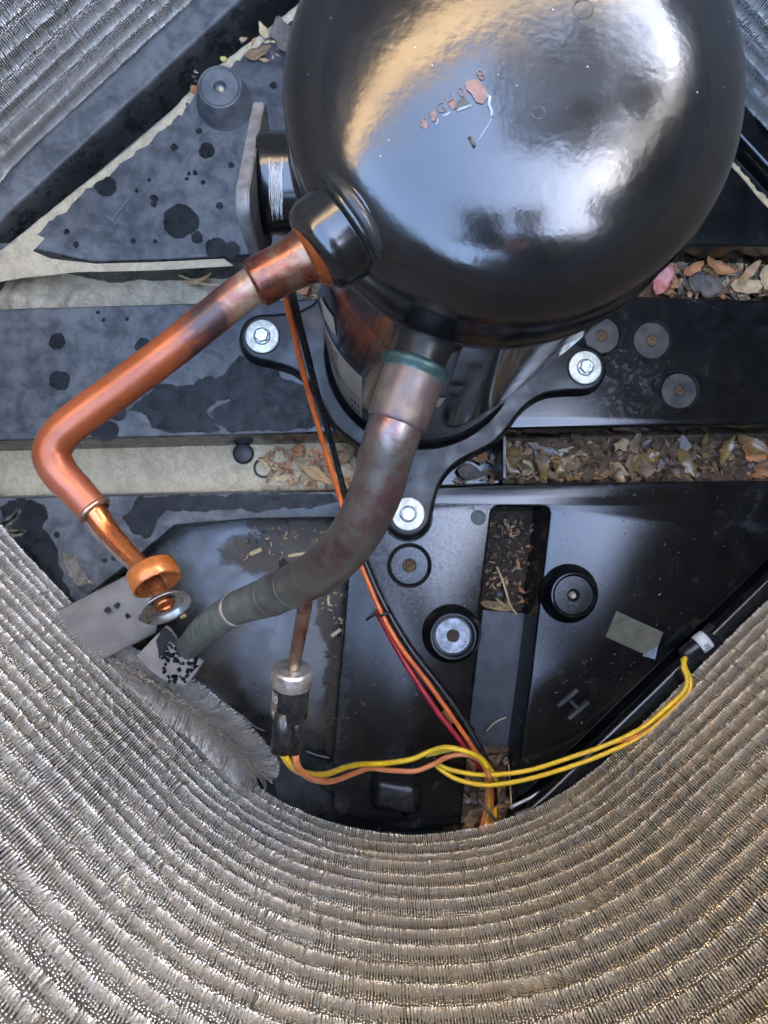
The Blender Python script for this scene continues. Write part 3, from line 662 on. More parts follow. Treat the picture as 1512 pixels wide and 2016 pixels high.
def litter(name, regions, n, label, mats, seed):
    rr = random.Random(seed); bm = bmesh.new(); me_idx = []
    for _ in range(n):
        x0, y0, x1, y1, z, smin, smax = rr.choice(regions); x, y = rr.uniform(x0, x1), rr.uniform(y0, y1); s = (HC - z) / F
        b = leaf_bm(rr.uniform(smin, smax) * s, rr.uniform(smin, smax) * s * .4, rr.uniform(0, .6), rr.random())
        Mx = Matrix.Translation(P(x, y, z + rr.uniform(0, .004))) @ Matrix.Rotation(rr.uniform(0, 6.28), 4, 'Z') @ Matrix.Rotation(rr.uniform(-.5, .5), 4, 'X')
        bmesh.ops.transform(b, matrix=Mx, verts=b.verts); mi = rr.randrange(len(mats))
        for f in b.faces: f.material_index = mi
        me = bpy.data.meshes.new('t'); b.to_mesh(me); b.free(); bm.from_mesh(me); bpy.data.meshes.remove(me)
    o = mesh_obj(name, bm, mats[0], None)
    for m in mats[1:]: o.data.materials.append(m)
    return tag(o, label, 'litter', kind='stuff')
litter('leaf_litter', [(1290, 515, 1600, 582, -0.042, 10, 44)], 260, 'crumbled dry leaves in the channel above the beam at right', M_LEAVES + [M_BARK, M_LEAVES[3]], 1)
litter('leaf_litter', [(992, 872, 1600, 945, -0.041, 6, 36)], 640, 'crumbled leaf bits on the mulch of the lower right channel', [M_LEAVES[3], M_LEAVES[3], M_MULCH, M_MULCH, M_LEAVES[0], M_MULCH, M_WETBARK], 2)
litter('leaf_litter', [(992, 868, 1600, 942, -0.038, 34, 72)], 60, 'larger wet brown bark and leaf pieces packed in the lower right channel', [M_LEAVES[3], M_MULCH, M_MULCH, M_AMBER, M_WETBARK], 12)
litter('leaf_litter', [(520, 880, 700, 955, -0.048, 8, 34)], 130, 'crumbled leaf bits in the lower left channel near the wires', M_LEAVES, 3)
litter('leaf_litter', [(600, 555, 625, 585, -0.045, 8, 20), (900, 880, 985, 950, -0.048, 8, 28)], 80, 'crumbled leaf bits in the gaps round the bracket', M_LEAVES + [M_BARK], 4)
litter('leaf_litter', [(955, 1020, 1050, 1200, -0.046, 5, 18), (890, 1490, 1000, 1690, -0.030, 10, 44)], 320, 'crumbs and fibres on the dirt of the slot', [M_LEAVES[3], M_MULCH, M_LEAVES[3], M_LEAVES[1], M_WETBARK, M_WETBARK, M_LEAVES[0]], 5)
litter('leaf_litter', [(480, 1040, 690, 1110, -0.029, 3, 12), (620, 1110, 690, 1230, -0.029, 3, 10)], 90, 'fine tan crumbs in the recess behind the pipe bend', [M_LEAVES[0], M_LEAVES[2], M_LEAVES[3]], 6)
litter('leaf_litter', [(470, 75, 580, 125, 0.001, 6, 22), (380, 140, 470, 165, 0.001, 4, 12)], 50, 'dry crumbs along the far rim behind the dome', [M_LEAVES[0], M_LEAVES[2], M_BARK], 7)
# thin dirt film in the recess
decal('recess_stain', blob(575, 1075, 78, seed=77, rough=.5, stretch=1.5, n=70), -0.0296, soil('recess_film', (0.085, 0.065, 0.042), (0.05, 0.042, 0.03), (0.15, 0.115, 0.07), 120), pan, 26, 8)
soft(bpy.data.materials['recess_film'], 0.6)
decal('recess_stain', [(640, 1110), (690, 1100), (672, 1300), (660, 1495), (645, 1490), (640, 1350), (648, 1280), (622, 1220)], -0.0294, bpy.data.materials['recess_film'], pan, 14, 6)

# strip in the slot
st = thing('slot_strip', 'dull grey metal strip lying in the slot, with a round hole at its upper end', 'metal strip', P(965, 1340, -0.04))
mesh_obj('plate', prism(pxpoly([(950, 1200), (1042, 1208), (1000, 1482), (917, 1476)], -0.040), -0.052, -0.040, 0.001, 0.001), simple('strip_grey', (0.045, 0.048, 0.052), (0.025, 0.026, 0.028), 0.4, scale=60, bump=0.25, bscale=500), st, False)
mesh_obj('hole', lathe([(0.0052, 0.0), (0.0048, 0.0008), (0, 0.0008)], P(985, 1172, -0.043), seg=24), M_INK, st)
mesh_obj('end_lip', box(P(960, 1485, -0.038), (0.043, 0.003, 0.012)), M_PANCLEAN, st, False)

# rubber plug, o-ring, tape, far left bits
o = mesh_obj('rubber_plug', lathe([(0.0, 0.0035), (0.0075, 0.0035), (0.0092, 0.0025), (0.0096, 0.0), (0.0096, -0.004)], P(479, 893, -0.049), seg=32), M_RUB, None, origin=P(479, 893, -0.049)); tag(o, 'small black rubber plug lying in the dusty channel under the beam', 'rubber plug')
bm = tube([P(519, 921, -0.049) + Vector((math.cos(a), math.sin(a), 0)) * 0.0083 for a in [2 * PI * i / 40 for i in range(40)]], 0.0011, 8, closed=True)
tag(mesh_obj('rubber_ring', bm, M_RUB, None, origin=P(519, 921, -0.049)), 'thin black rubber ring lying beside the plug in the dusty channel', 'rubber ring')
o = mesh_obj('tape_patch', prism(pxpoly([(1214, 1203), (1306, 1245), (1287, 1297), (1193, 1254)], 0.0008), -0.0002, 0.0008, 0, 0.0003), M_TAPE, None, False, origin=P(1250, 1250, 0)); tag(o, 'dull olive rectangle of tape stuck to the black pan near the right rim', 'tape')
decal('painted_tape_glare', [(1280, 1283), (1292, 1277), (1288, 1295), (1270, 1290)], 0.0011, M_FLAKE_GLARE, o)  # pale patch that paints a glare onto the tape corner
#PART3
# ------------------------------------------------------------------ compressor
comp = thing('compressor', 'glossy black welded compressor with a domed top and a copper stub at its left shoulder', 'compressor', (AX.x, AX.y, 0))
RS, ZEQ, RD, HD, SE = 0.0758, 0.398, 0.0757, 0.040, 2.5
shell = mesh_obj('shell', lathe([(0, .010), (.076, .010), (.0805, .0125), (.0815, .017), (.0805, .022), (.0782, .0255), (.0768, .031), (RS, .038), (RS, .369), (.0763, .3725), (.0750, .376)], (AX.x, AX.y, 0), seg=128), M_SHELL, comp)
prof = [(.0740, .372), (.0764, .3735), (.0769, .3765), (.0766, .3800), (RD, .3820), (RD, .3975)]
for i in range(1, 33):
    t = PI / 2 * i / 32; prof.append((RD * math.cos(t) ** (2 / SE), ZEQ + HD * math.sin(t) ** (2 / SE)))
prof[-1] = (0, ZEQ + HD)
dome = mesh_obj('dome_cap', lathe(prof, (AX.x, AX.y, 0), seg=128), M_PAINT, comp)
def dome_z(x, y):
    q = (math.hypot(x - AX.x, y - AX.y) / RD) ** SE
    return ZEQ + HD * max(0, 1 - q) ** (1 / SE)
def dome_pt(px, py):
    r = ray(px, py); lo, hi = 0.15, 0.34
    t = 0.2
    for _ in range(60):
        p = Vector((0, 0, HC)) + r * t
        t += (p.z - dome_z(p.x, p.y)) * 0.6
    return Vector((0, 0, HC)) + r * t
def shell_pt(px, py, rad=RS):
    r = ray(px, py); a = r.x ** 2 + r.y ** 2; b = -2 * (r.x * AX.x + r.y * AX.y); c = AX.length_squared - rad * rad
    d = max(0, b * b - 4 * a * c); t = (-b - math.sqrt(d)) / (2 * a); return Vector((0, 0, HC)) + r * t
# mounting bracket: a four-armed pressed plate
cb = P(833, 693, 0.014).xy; s14 = (HC - .014) / F
feet_px = [(517, 664), (803, 1012), (1150, 725)]
fa = [P(x, y, 0.014).xy for x, y in feet_px]; fa.append(cb * 2 - fa[1])
dirs = [(f - cb) for f in fa]
outl = []
for k in (0, 1, 2, 3):
    d = dirs[k]; L = d.length; u = d.normalized(); v = Vector((-u.y, u.x))
    loc = [(.088, -.040), (.104, -.0265), (.122, -.0215)] + [(L + .0195 * math.cos(a), .0195 * math.sin(a)) for a in (-1.35, -.9, -.45, 0, .45, .9, 1.35)] + [(.122, .0215), (.104, .0265), (.088, .040)]
    outl += [cb + u * a + v * b for a, b in loc]
    nx = dirs[(k + 1) % 4].normalized(); outl.append(cb + (u + nx).normalized() * .097)
sm = catmull([p.to_3d() for p in outl], 4, True)
br = mesh_obj('mounting_bracket', prism([p.xy for p in sm], -0.001, 0.0145, 0.0022, 0.0035, steps=4), M_BRKT, comp); flat_split(br, 60)
def bracket_bars(segs, wpx, mat):
    bm = bmesh.new()
    for (x0, y0), (x1, y1) in segs:
        a, b = P(x0, y0, .0145), P(x1, y1, .0145); d = b - a
        box((a + b) / 2 + Vector((0, 0, .0002)), (d.length, wpx * s14, .0008), Vector((1, 0, 0)).rotation_difference(d), bm)
    return mesh_obj('stamped_letter', bm, mat, br, False)
bracket_bars([((800, 939), (800, 950)), ((808, 939), (808, 950)), ((800, 945), (808, 945))], 2, simple('stamp_dark', (0.004, 0.004, 0.004), None, 0.6))
# discharge fitting on the dome shoulder
fd = Vector((-0.80, -0.595, 0)).normalized(); fo = Vector((AX.x, AX.y, 0.4045))
def fp(r): return fo + fd * r
fo = fo + fd * .0005 + Vector((.0015, -.0028, 0))
cup = mesh_obj('discharge_cup', lathe([(.0185, .056), (.0188, .0655), (.0184, .0690), (.0178, .0702), (.0170, .0705), (.0160, .0706), (.0157, .0713), (.0157, .0770), (.0154, .0794), (.0144, .0818), (.0126, .0833), (.0108, .0838), (.0098, .0840), (.009, .0836)], fo, fd, 72), M_PAINT, comp)
mesh_obj('weld_collar', lathe([(.0180, .0640), (.0199, .0652), (.0203, .0668), (.0199, .0684), (.0184, .0690)], fo, fd, 72), M_BRKT, cup)
stub_end = D(503, 558, .2500)
p0 = fp(.0826)
sa = (stub_end - p0); sl = sa.length; sa.normalize()
st_ = mesh_obj('copper_stub', lathe([(.0112, .0), (.0100, .0012), (.0092, .003), (.0086, .0055), (.0082, .009), (.0080, sl * .5), (.0081, sl - .001), (.0079, sl), (.0068, sl + .0008), (.006, sl + .0008)], p0, sa, 48), M_CU_HOT, comp)
mesh_obj('braze_fillet', lathe([(.0124, -.0008), (.0114, .0006), (.0104, .0016), (.0097, .0028), (.0091, .0028)], p0, sa, 48), M_CU_ORG, st_)
# discharge pipe (oxidised), part of the compressor it is brazed to
zc = stub_end.z
pA = catmull([stub_end - sa * .002, D(455, 594, .2505), D(350, 679, .2515), D(240, 762, .2530), D(160, 820, .254), D(118, 858, .2545), D(102, 894, .2545), D(117, 930, .254), D(150, 966, .253), D(184, 1004, .252)], 8)
nA = len(pA); rA = []
for i in range(nA):
    t = i / (nA - 1); rA.append(.0061 if t < .72 else .0061 - .0009 * (t - .72) / .28)
def pipe_red():
    s = NT('oxidised_pipe'); n1 = s.noise(40, 4, 0.55, 0.6); n2 = s.noise(130, 5, 0.6, 0.5); x = s.xyz()
    base = s.mix(s.ramp(n1, 0.36, 0.64), (0.205, 0.052, 0.015), (0.155, 0.036, 0.011))
    base = s.mix(s.math('MULTIPLY', s.ramp(n2, 0.55, 0.75), .6), base, (0.18, 0.064, 0.03))
    e = s.math('ADD', x['X'], s.math('MULTIPLY', s.math('SUBTRACT', n1, .5), .018))
    soot = s.math('MULTIPLY', s.ramp(e, -.062, -.052), s.ramp(e, -.038, -.046))
    base = s.mix(s.math('MULTIPLY', soot, s.ramp(n2, .36, .56, .25, .97)), base, (0.022, 0.014, 0.016))
    hot = s.ramp(e, -.047, -.040)
    base = s.mix(hot, base, s.mix(s.ramp(n2, .42, .6), (0.18, 0.12, 0.078), (0.12, 0.05, 0.038)))
    brn = s.ramp(s.math('ADD', x['Y'], s.math('MULTIPLY', s.math('SUBTRACT', n1, .5), .008)), .022, .014)
    base = s.mix(s.math('MULTIPLY', brn, .75), base, (0.22, 0.07, 0.04))
    s.col(base); s.put('Metallic', 0.4); s.put('Roughness', s.ramp(n2, .3, .7, .28, .4)); s.bump(s.noise(800, 3), .08, .0003); return s.m
M_PIPE = pipe_red()
pipeA = mesh_obj('discharge_pipe', tube(pA, rA, 32), M_PIPE, comp)
pB = catmull([pA[-1], D(212, 1043, .251), D(248, 1083, .247), D(285, 1122, .2425), D(306, 1152, .239), D(324, 1188, .2345)], 8)
rB = [.0047 if i == 0 else max(.0028, .0040 - .0014 * min(1, i / 24)) for i in range(len(pB))]
def pipe_half():
    s = NT('half_tarnished_copper'); n1 = s.noise(120, 4, .6, .6); nrm = s.n('ShaderNodeSeparateXYZ'); s.l(s.geo.outputs['Normal'], nrm.inputs[0])
    s.col(s.mix(s.ramp(n1, .4, .62), (0.42, 0.145, 0.05), (0.30, 0.09, 0.035))); s.put('Metallic', .85); s.put('Roughness', s.ramp(n1, .3, .7, .2, .34)); return s.m
mesh_obj('reduced_tube', tube(pB, rB, 24), pipe_half(), pipeA)
# grey tarnished half sleeve along the left of the reduced tube
hs = [p.copy() for p in pB[:22]]; side = Vector((-.79, -.61, 0))
mesh_obj('tarnished_sleeve', tube([p + side * (.0026 - .0008 * i / 21) + Vector((0, 0, -.0016)) for i, p in enumerate(hs)], [.0033 - .001 * i / 21 for i in range(22)], 20), simple('grey_tarnish', (0.16, 0.12, 0.10), (0.11, 0.085, 0.075), 0.45, metal=0.4, scale=200), pipeA)
d0 = (pA[-1] - pA[-3]).normalized()
mesh_obj('crimp_ring', lathe([(.0050, -.0006), (.0056, -.0004), (.0059, .0004), (.0056, .0011), (.0047, .0014)], pA[-1], d0, 32), M_CU_BRN, pipeA)
ax_ring = (D(318, 1176, .2385) - D(292, 1117, .2425)).normalized(); rc = D(303, 1135, .2405)
mesh_obj('amber_ring', lathe([(.0068, -.0030), (.0076, -.0032), (.0079, -.0026), (.0079, .0026), (.0076, .0031), (.0070, .0031), (.0068, .0024), (.0067, -.0016), (.0026, -.0018)], rc, ax_ring, 48), M_RING, pipeA)
fc = D(324, 1189, .2345); ax_f = (Vector((.42, -.66, .0)).normalized() * .87 + Vector((0, 0, .5))).normalized()
wsh = mesh_obj('flared_washer', lathe([(.0022, -.0024), (.0036, -.0022), (.0056, -.0008), (.0074, .0009), (.0079, .0014), (.0080, .0018), (.0074, .0015), (.0062, .0003), (.0055, -.0004), (.0045, .0), (.0038, -.0012), (.0026, -.0012)], fc, ax_f, 56), M_CHROME, pipeA)
mesh_obj('tube_mouth', lathe([(.0030, -.0012), (.0031, .0004), (.0028, .0010), (.0023, .0010), (.0019, .0002), (.0014, -.001), (0, -.0016)], fc, ax_f, 32), M_CU_ORG, pipeA)

# suction stub at the front of the shell
sd_ = Vector((-.335, -.942, 0)).normalized(); so_ = Vector((AX.x, AX.y, .367))
mesh_obj('suction_stub', lathe([(.0150, .070), (.0136, .0755), (.0108, .0768), (.0104, .080), (.0104, .088)], so_, sd_, 48), M_STUB, comp)

# terminal hub and plate on the left flank
hub = mesh_obj('terminal_hub', lathe([(.0212, .0), (.0214, .018), (.0216, .030), (.0212, .0325), (.0200, .0335), (0, .0335)], (-0.012, .1487, .3125), (-1, 0, 0), 64), M_PAINT, comp)
bm = bmesh.new()
ply = [(.1895, .299), (.1892, .3045), (.1862, .3092), (.172, .3205), (.150, .3375), (.1335, .3505), (.1270, .3548), (.1205, .3530), (.1172, .3465), (.1155, .330), (.1155, .312), (.1185, .298), (.128, .284), (.148, .272), (.172, .276), (.185, .286)]
ply = [p.xy for p in catmull([Vector((y, z, 0)) for y, z in ply], 3, True)]
f0 = [bm.verts.new((-.0440, y, z)) for y, z in ply]; f1 = [bm.verts.new((-.0492, y, z)) for y, z in ply]
bm.faces.new(f0); bm.faces.new(f1[::-1])
for k in range(len(ply)): bm.faces.new((f0[k - 1], f0[k], f1[k], f1[k - 1]))
bmesh.ops.recalc_face_normals(bm, faces=bm.faces)
bmesh.ops.bevel(bm, geom=[e for e in bm.edges if abs(e.verts[0].co.x - e.verts[1].co.x) < 1e-6], offset=.0006, segments=2, affect='EDGES')
flat_split(mesh_obj('terminal_plate', bm, M_STEEL, comp))
# chalky white brush mark on the hub
bm = bmesh.new(); rr = random.Random(4)
for i in range(11):
    a0 = -.02 + rr.uniform(-.1, .1); a1 = a0 + rr.uniform(.9, 1.15); x0 = -.0385 + i * .00052; n = 14; prev = None
    for k in range(n + 1):
        a = a0 + (a1 - a0) * k / n; xx = x0 - .0006 * (k / n) + rr.uniform(-.00012, .00012)
        y, z = .1487 - .0218 * math.sin(a), .3125 + .0218 * math.cos(a)
        wv = .00022 * (1 if 1 < k < n - 1 else .4)
        row = (bm.verts.new((xx - wv, y, z)), bm.verts.new((xx + wv, y, z)))
        if prev: bm.faces.new((prev[0], prev[1], row[1], row[0]))
        prev = row
bmesh.ops.recalc_face_normals(bm, faces=bm.faces)
mesh_obj('paint_stroke', bm, M_WHITE, hub)

# sticker on the shell
def shell_patch(name, a0, a1, z0, z1, rad, mat, parent, skew=0.0):
    bm = bmesh.new(); prev = None; n = max(2, int(abs(a1 - a0) / .04))
    for k in range(n + 1):
        a = a0 + (a1 - a0) * k / n; c_, s_ = math.cos(a), math.sin(a); zz = skew * k / n
        row = [bm.verts.new((AX.x + rad * c_, AX.y + rad * s_, z0 + zz)), bm.verts.new((AX.x + rad * c_, AX.y + rad * s_, z1 + zz))]
        if prev: bm.faces.new((prev[0], row[0], row[1], prev[1]))
        prev = row
    bmesh.ops.recalc_face_normals(bm, faces=bm.faces)
    return mesh_obj(name, bm, mat, parent)
def ang(p): return math.atan2(p.y - AX.y, p.x - AX.x)
q1, q2 = shell_pt(713, 742), shell_pt(713, 826)
aR = ang(q1) % (2 * PI); aL = aR - 1.05
stk = shell_patch('label_sticker', aL, aR, q2.z, q1.z, RS + .0003, M_STICK, comp)
H_ = q1.z - q2.z
rr = random.Random(3)
for row in range(6):
    a = aR - .72
    while a < aR - .34:
        da = rr.uniform(.02, .06); shell_patch('print_mark', a, a + da, q1.z - H_ * (.14 + row * .085), q1.z - H_ * (.14 + row * .085) + H_ * .045, RS + .00045, M_INK, stk); a += da + .02
for row in range(2):
    a = aR - .15
    for k in range(3): shell_patch('print_mark', a + k * .045, a + k * .045 + .028, q2.z + H_ * (.10 + row * .17), q2.z + H_ * (.21 + row * .17), RS + .00045, M_INK, stk)
shell_patch('print_mark', aR - .5, aR - .02, q2.z + H_ * .50, q2.z + H_ * .52, RS + .00045, M_INK, stk)
qa, qb = shell_pt(640, 588), shell_pt(634, 650)
shell_patch('paint_scrape', (ang(qa) % (2 * PI)) - .10, (ang(qa) % (2 * PI)) + .10, .235, .275, RS + .0003, M_STICK, comp, .012)
# second sticker edge seen behind the suction pipe
qc = shell_pt(868, 790); shell_patch('label_sticker', ang(qc) - .16, ang(qc) + .015, qc.z - .02, qc.z + .014, RS + .0003, M_STICK, comp)

# stamped letters on the dome, with flaked paint
def text_mesh(body, size, ext=0.0):
    cu = bpy.data.curves.new('t', 'FONT'); cu.body = body; cu.size = size; cu.extrude = ext; cu.align_x = 'CENTER'; cu.align_y = 'CENTER'; cu.resolution_u = 3
    cu.offset = 0.0
    ob = bpy.data.objects.new('t', cu); COL.objects.link(ob); dg = bpy.context.evaluated_depsgraph_get()
    me = bpy.data.meshes.new_from_object(ob.evaluated_get(dg)); bpy.data.objects.remove(ob); bpy.data.curves.remove(cu)
    bm = bmesh.new(); bm.from_mesh(me); bpy.data.meshes.remove(me); return bm
def dome_text(ch, px, py, hpx, deg, lift, mat, name='stamped_letter', ext=.00035):
    bm = text_mesh(ch, 1.0, 0.0)
    bmesh.ops.subdivide_edges(bm, edges=bm.edges[:], cuts=1)
    ex = bmesh.ops.extrude_face_region(bm, geom=bm.faces[:]); top = {v for v in ex['geom'] if isinstance(v, bmesh.types.BMVert)}
    c_, s_ = math.cos(math.radians(deg)), math.sin(math.radians(deg)); k = hpx / .72
    for v in bm.verts:
        x, y = v.co.x * k, v.co.y * k
        q = dome_pt(px + x * c_ + y * s_, py - x * s_ * -1 * -1 - y * c_) if False else dome_pt(px + x * c_ - y * s_ * -1, py - x * s_ + -y * c_) if False else dome_pt(px + x * c_ - y * s_, py - (x * s_ + y * c_))
        v.co = q + Vector((0, 0, lift + (ext if v in top else 0)))
    bmesh.ops.recalc_face_normals(bm, faces=bm.faces)
    return mesh_obj(name, bm, mat, dome, False)
for ch, x, y, h in (('M', 833, 241, 19), ('5', 852, 231, 21), ('G', 868, 214, 21), ('H', 887, 199, 21), ('0', 909, 183, 22), ('8', 947, 149, 23)):
    dome_text(ch, x, y, h, 30, .0, M_STAMP)
def dome_blob(name, cx, cy, pts, mat, lift):
    c0 = dome_pt(cx, cy); bm = bmesh.new(); vs = [dome_pt(cx + x, cy + y) + Vector((0, 0, lift)) for x, y in pts]
    a = [bm.verts.new(v) for v in vs]; b = [bm.verts.new(v + (c0 - v) * .35 + Vector((0, 0, lift * .4))) for v in vs]; cv = bm.verts.new(c0 + Vector((0, 0, lift * 1.4)))
    n = len(a)
    for k in range(n):
        bm.faces.new((a[k - 1], a[k], b[k], b[k - 1])); bm.faces.new((b[k - 1], b[k], cv))
    bmesh.ops.recalc_face_normals(bm, faces=bm.faces)
    return mesh_obj(name, bm, mat, dome, False)
dome_blob('paint_chip', 937, 181, [(-22, -16), (-10, -23), (6, -22), (14, -10), (23, 3), (22, 13), (12, 25), (0, 21), (-10, 4), (-20, -4)], M_CHIP, .0004)
dome_blob('paint_chip', 853, 228, [(-8, -5), (-3, -10), (4, -8), (7, 0), (3, 9), (-2, 13), (-4, 5)], M_CHIP, .0002)
dome_blob('paint_chip', 838, 246, [(-8, -4), (0, -10), (6, 0), (3, 8), (-4, 8)], M_CHIP, .0002)
dome_blob('paint_chip', 892, 207, [(-8, -4), (0, -9), (9, -2), (4, 8), (-3, 9)], M_CHIP, .0002)
dome_blob('torn_paint', 909, 203, [(-16, 12), (-6, -6), (0, -10), (10, -6), (18, 6), (8, 8), (-4, 12)], M_INK, .0003)
def dome_line(name, pts, r, mat):
    return mesh_obj(name, tube([dome_pt(x, y) + Vector((0, 0, r * .3)) for x, y in pts], r, 6), mat, dome)
dome_line('flake_edge', [(899, 219), (910, 214), (928, 208)], .0004, M_FLAKE_GLARE)
dome_line('flake_edge', [(858, 247), (861, 241), (862, 234)], .0003, M_FLAKE_GLARE)
dome_line('flake_edge', [(872, 229), (880, 226), (886, 221)], .0003, M_FLAKE_GLARE)
dome_line('flake_edge', [(959, 190), (964, 192), (962, 206), (968, 220), (968, 230)], .0005, M_FLAKE_GLARE)
dome_line('crack_line', [(968, 230), (962, 245), (950, 263), (937, 283)], .00018, M_FLAKE_GLARE)
dome_line('scratch', [(923, 270), (929, 280), (934, 291)], .0005, M_STAMP)
for (cx, cy, rr_) in ((1148, 18, 20), (1060, 222, 13)):
    bm = tube([dome_pt(cx + rr_ * math.cos(a), cy + rr_ * .9 * math.sin(a)) - Vector((0, 0, .00012)) for a in [2 * PI * i / 36 for i in range(36)]], .00028, 6, closed=True)
    mesh_obj('stamped_ring', bm, M_PAINT, dome)
rr = random.Random(12); bm = bmesh.new()
for _ in range(30):
    a, q = rr.uniform(0, 6.28), math.sqrt(rr.random()) * RD * .97
    x, y = AX.x + q * math.cos(a), AX.y + q * math.sin(a); s_ = rr.uniform(.00010, .00022)
    bmesh.ops.create_icosphere(bm, subdivisions=1, radius=s_, matrix=Matrix.Translation((x, y, dome_z(x, y))) @ Matrix.Diagonal((1.4, .8, .5, 1)))
o = mesh_obj('dust_specks', bm, M_LABELW, dome); o['kind'] = 'stuff'

# bolts
def make_bolt(pt, rot):
    b = thing('mounting_bolt', '', 'bolt', pt, 'bolts holding the compressor feet')
    z = Vector(pt)
    mesh_obj('rubber_grommet', lathe([(.0142, -.004), (.0144, .0), (.0141, .0010), (.0, .0012)], z, seg=48), M_RUB, b)
    mesh_obj('washer', lathe([(.0, .0032), (.0128, .0032), (.0136, .0029), (.0139, .0023), (.0137, .0014), (.013, .0012)], z, seg=48), M_ZINC, b)
    hd = bmesh.new(); r6 = .0058
    mesh_obj('bolt_flange', lathe([(.0072, .0031), (.0071, .0040), (.0064, .0046), (.005, .0048)], z, seg=40), M_BOLT, b)
    lv = []
    for rr_, hh in ((r6, .0042), (r6, .0078), (r6 * .88, .0086), (r6 * .55, .0086), (r6 * .5, .0082)):
        lv.append([hd.verts.new(z + Vector((rr_ * math.cos(rot + k * PI / 3), rr_ * math.sin(rot + k * PI / 3), hh))) for k in range(6)])
    for A, B in zip(lv, lv[1:]):
        for k in range(6): hd.faces.new((A[k], A[(k + 1) % 6], B[(k + 1) % 6], B[k]))
    hd.faces.new(lv[-1]); bmesh.ops.recalc_face_normals(hd, faces=hd.faces)
    mesh_obj('hex_head', hd, M_BOLT, b, False)
    return b
def copy_thing(src, loc):
    r = src.copy(); COL.objects.link(r); r.location = loc
    for ch in list(src.children):
        c_ = ch.copy(); COL.objects.link(c_); c_.parent = r
        for g in ch.children:
            d_ = g.copy(); COL.objects.link(d_); d_.parent = c_
    return r
b0 = make_bolt((fa[0].x, fa[0].y, .0145), .3)
lab(b0, 'zinc bolt and washer on the left bracket foot, next to the orange wire')
for k, t in ((1, 'zinc bolt and washer on the bottom bracket foot, partly covered by the green pipe'), (2, 'zinc bolt and washer on the right bracket foot, next to the flush rings')):
    o = copy_thing(b0, (fa[k].x, fa[k].y, .0145)); o.rotation_euler.z = k * .5; lab(o, t)

# ------------------------------------------------------------------ suction pipe with green patina
sp = thing('suction_pipe', 'thick green and brown patinated copper pipe curving down from the front of the compressor', 'pipe', D(780, 800, .29))
s0 = so_ + sd_ * .0850
mesh_obj('flared_bead', lathe([(.0112, .0), (.0128, .0006), (.0136, .0018), (.0134, .0030), (.0124, .0040), (.0117, .0052), (.0116, .006)], s0, sd_, 56), M_TEAL, sp)
mesh_obj('collar', lathe([(.0118, .004), (.0117, .006), (.0116, .0235), (.0113, .0245), (.0106, .0250)], s0, sd_, 56), M_MAUVE, sp)
e0 = s0 + sd_ * .021; e1 = s0 + sd_ * .029
pC = catmull([e0, e1, D(757, 905, .293), D(745, 955, .299), D(722, 1010, .307), D(692, 1062, .319), D(648, 1110, .338), D(592, 1146, .363), D(528, 1175, .393), D(466, 1198, .424), D(412, 1232, .472), D(384, 1259, .535), D(362, 1284, .61)], 8)
nC = len(pC)
rC = []
for i in range(nC):
    t = i / (nC - 1); rC.append(.0104 if t < .66 else .0104 - .0012 * min(1, (t - .66) / .08))
mesh_obj('pipe_body', tube(pC, rC, 40), M_GREEN, sp)
j = int(nC * .745); dj = (pC[j + 1] - pC[j - 1]).normalized()
mesh_obj('pale_joint_band', lathe([(.0096, -.0026), (.0100, -.0022), (.0101, .0022), (.0096, .0026)], pC[j], dj, 48), simple('pale_braze_band', (0.36, 0.33, 0.29), (0.28, 0.24, 0.21), 0.5, metal=0.2, scale=150), sp)
for q in (.60, .655):
    j = int(nC * q); dj = (pC[j + 1] - pC[j - 1]).normalized()
    mesh_obj('tape_edge', lathe([(.0102, -.0012), (.0107, -.0008), (.0107, .0012), (.0102, .0016)], pC[j], dj, 48), M_GREEN, sp)

# ------------------------------------------------------------------ pressure switch
ps = thing('pressure_switch', 'small black pressure switch with a silver cap hanging from a thin copper tube', 'pressure switch', D(576, 1335, .40))
ta, tb = D(604, 1158, .362), D(577, 1318, .398)
tp = catmull([ta, D(599, 1200, .374), D(589, 1255, .388), tb], 8)
mesh_obj('capillary_tube', tube(tp, [.0037 - .0005 * i / (len(tp) - 1) for i in range(len(tp))], 24), copper('capillary_copper', (0.30, 0.21, 0.15), (0.26, 0.12, 0.08), (0.36, 0.28, 0.2), (0.18, 0.08, 0.06), .28, s1=40), ps)
a_ps = (D(566, 1445, .412) - D(576, 1322, .400)).normalized(); o_ps = D(576.5, 1314, .399)
mesh_obj('silver_cap', lathe([(0, .0), (.0088, .0), (.0103, .0008), (.0108, .0022), (.0108, .0070), (.0104, .0092), (.0099, .0104)], o_ps, a_ps, 56), M_SILVER, ps)
body = mesh_obj('switch_body', lathe([(.0097, .0085), (.0097, .0285), (.0094, .0292), (.0, .0294)], o_ps, a_ps, 56), M_BLKPL, ps)
sx = Vector((-1, 0, 0)); sx = (sx - a_ps * sx.dot(a_ps)).normalized(); sy = a_ps.cross(sx)
if sy.z < 0: sy = -sy
lb = bmesh.new(); pr = None
for k in range(13):
    a = math.radians(-6 + 58 * k / 12)
    nrm_ = sx * math.cos(a) + sy * math.sin(a)
    row = [lb.verts.new(o_ps + a_ps * h + nrm_ * .00985) for h in (.0118, .0268)]
    if pr: lb.faces.new((pr[0], pr[1], row[1], row[0]))
    pr = row
bmesh.ops.recalc_face_normals(lb, faces=lb.faces)
sl_ = mesh_obj('label_sticker', lb, simple('brown_sticker', (0.13, 0.11, 0.085), (0.1, 0.085, 0.065), 0.4), body)
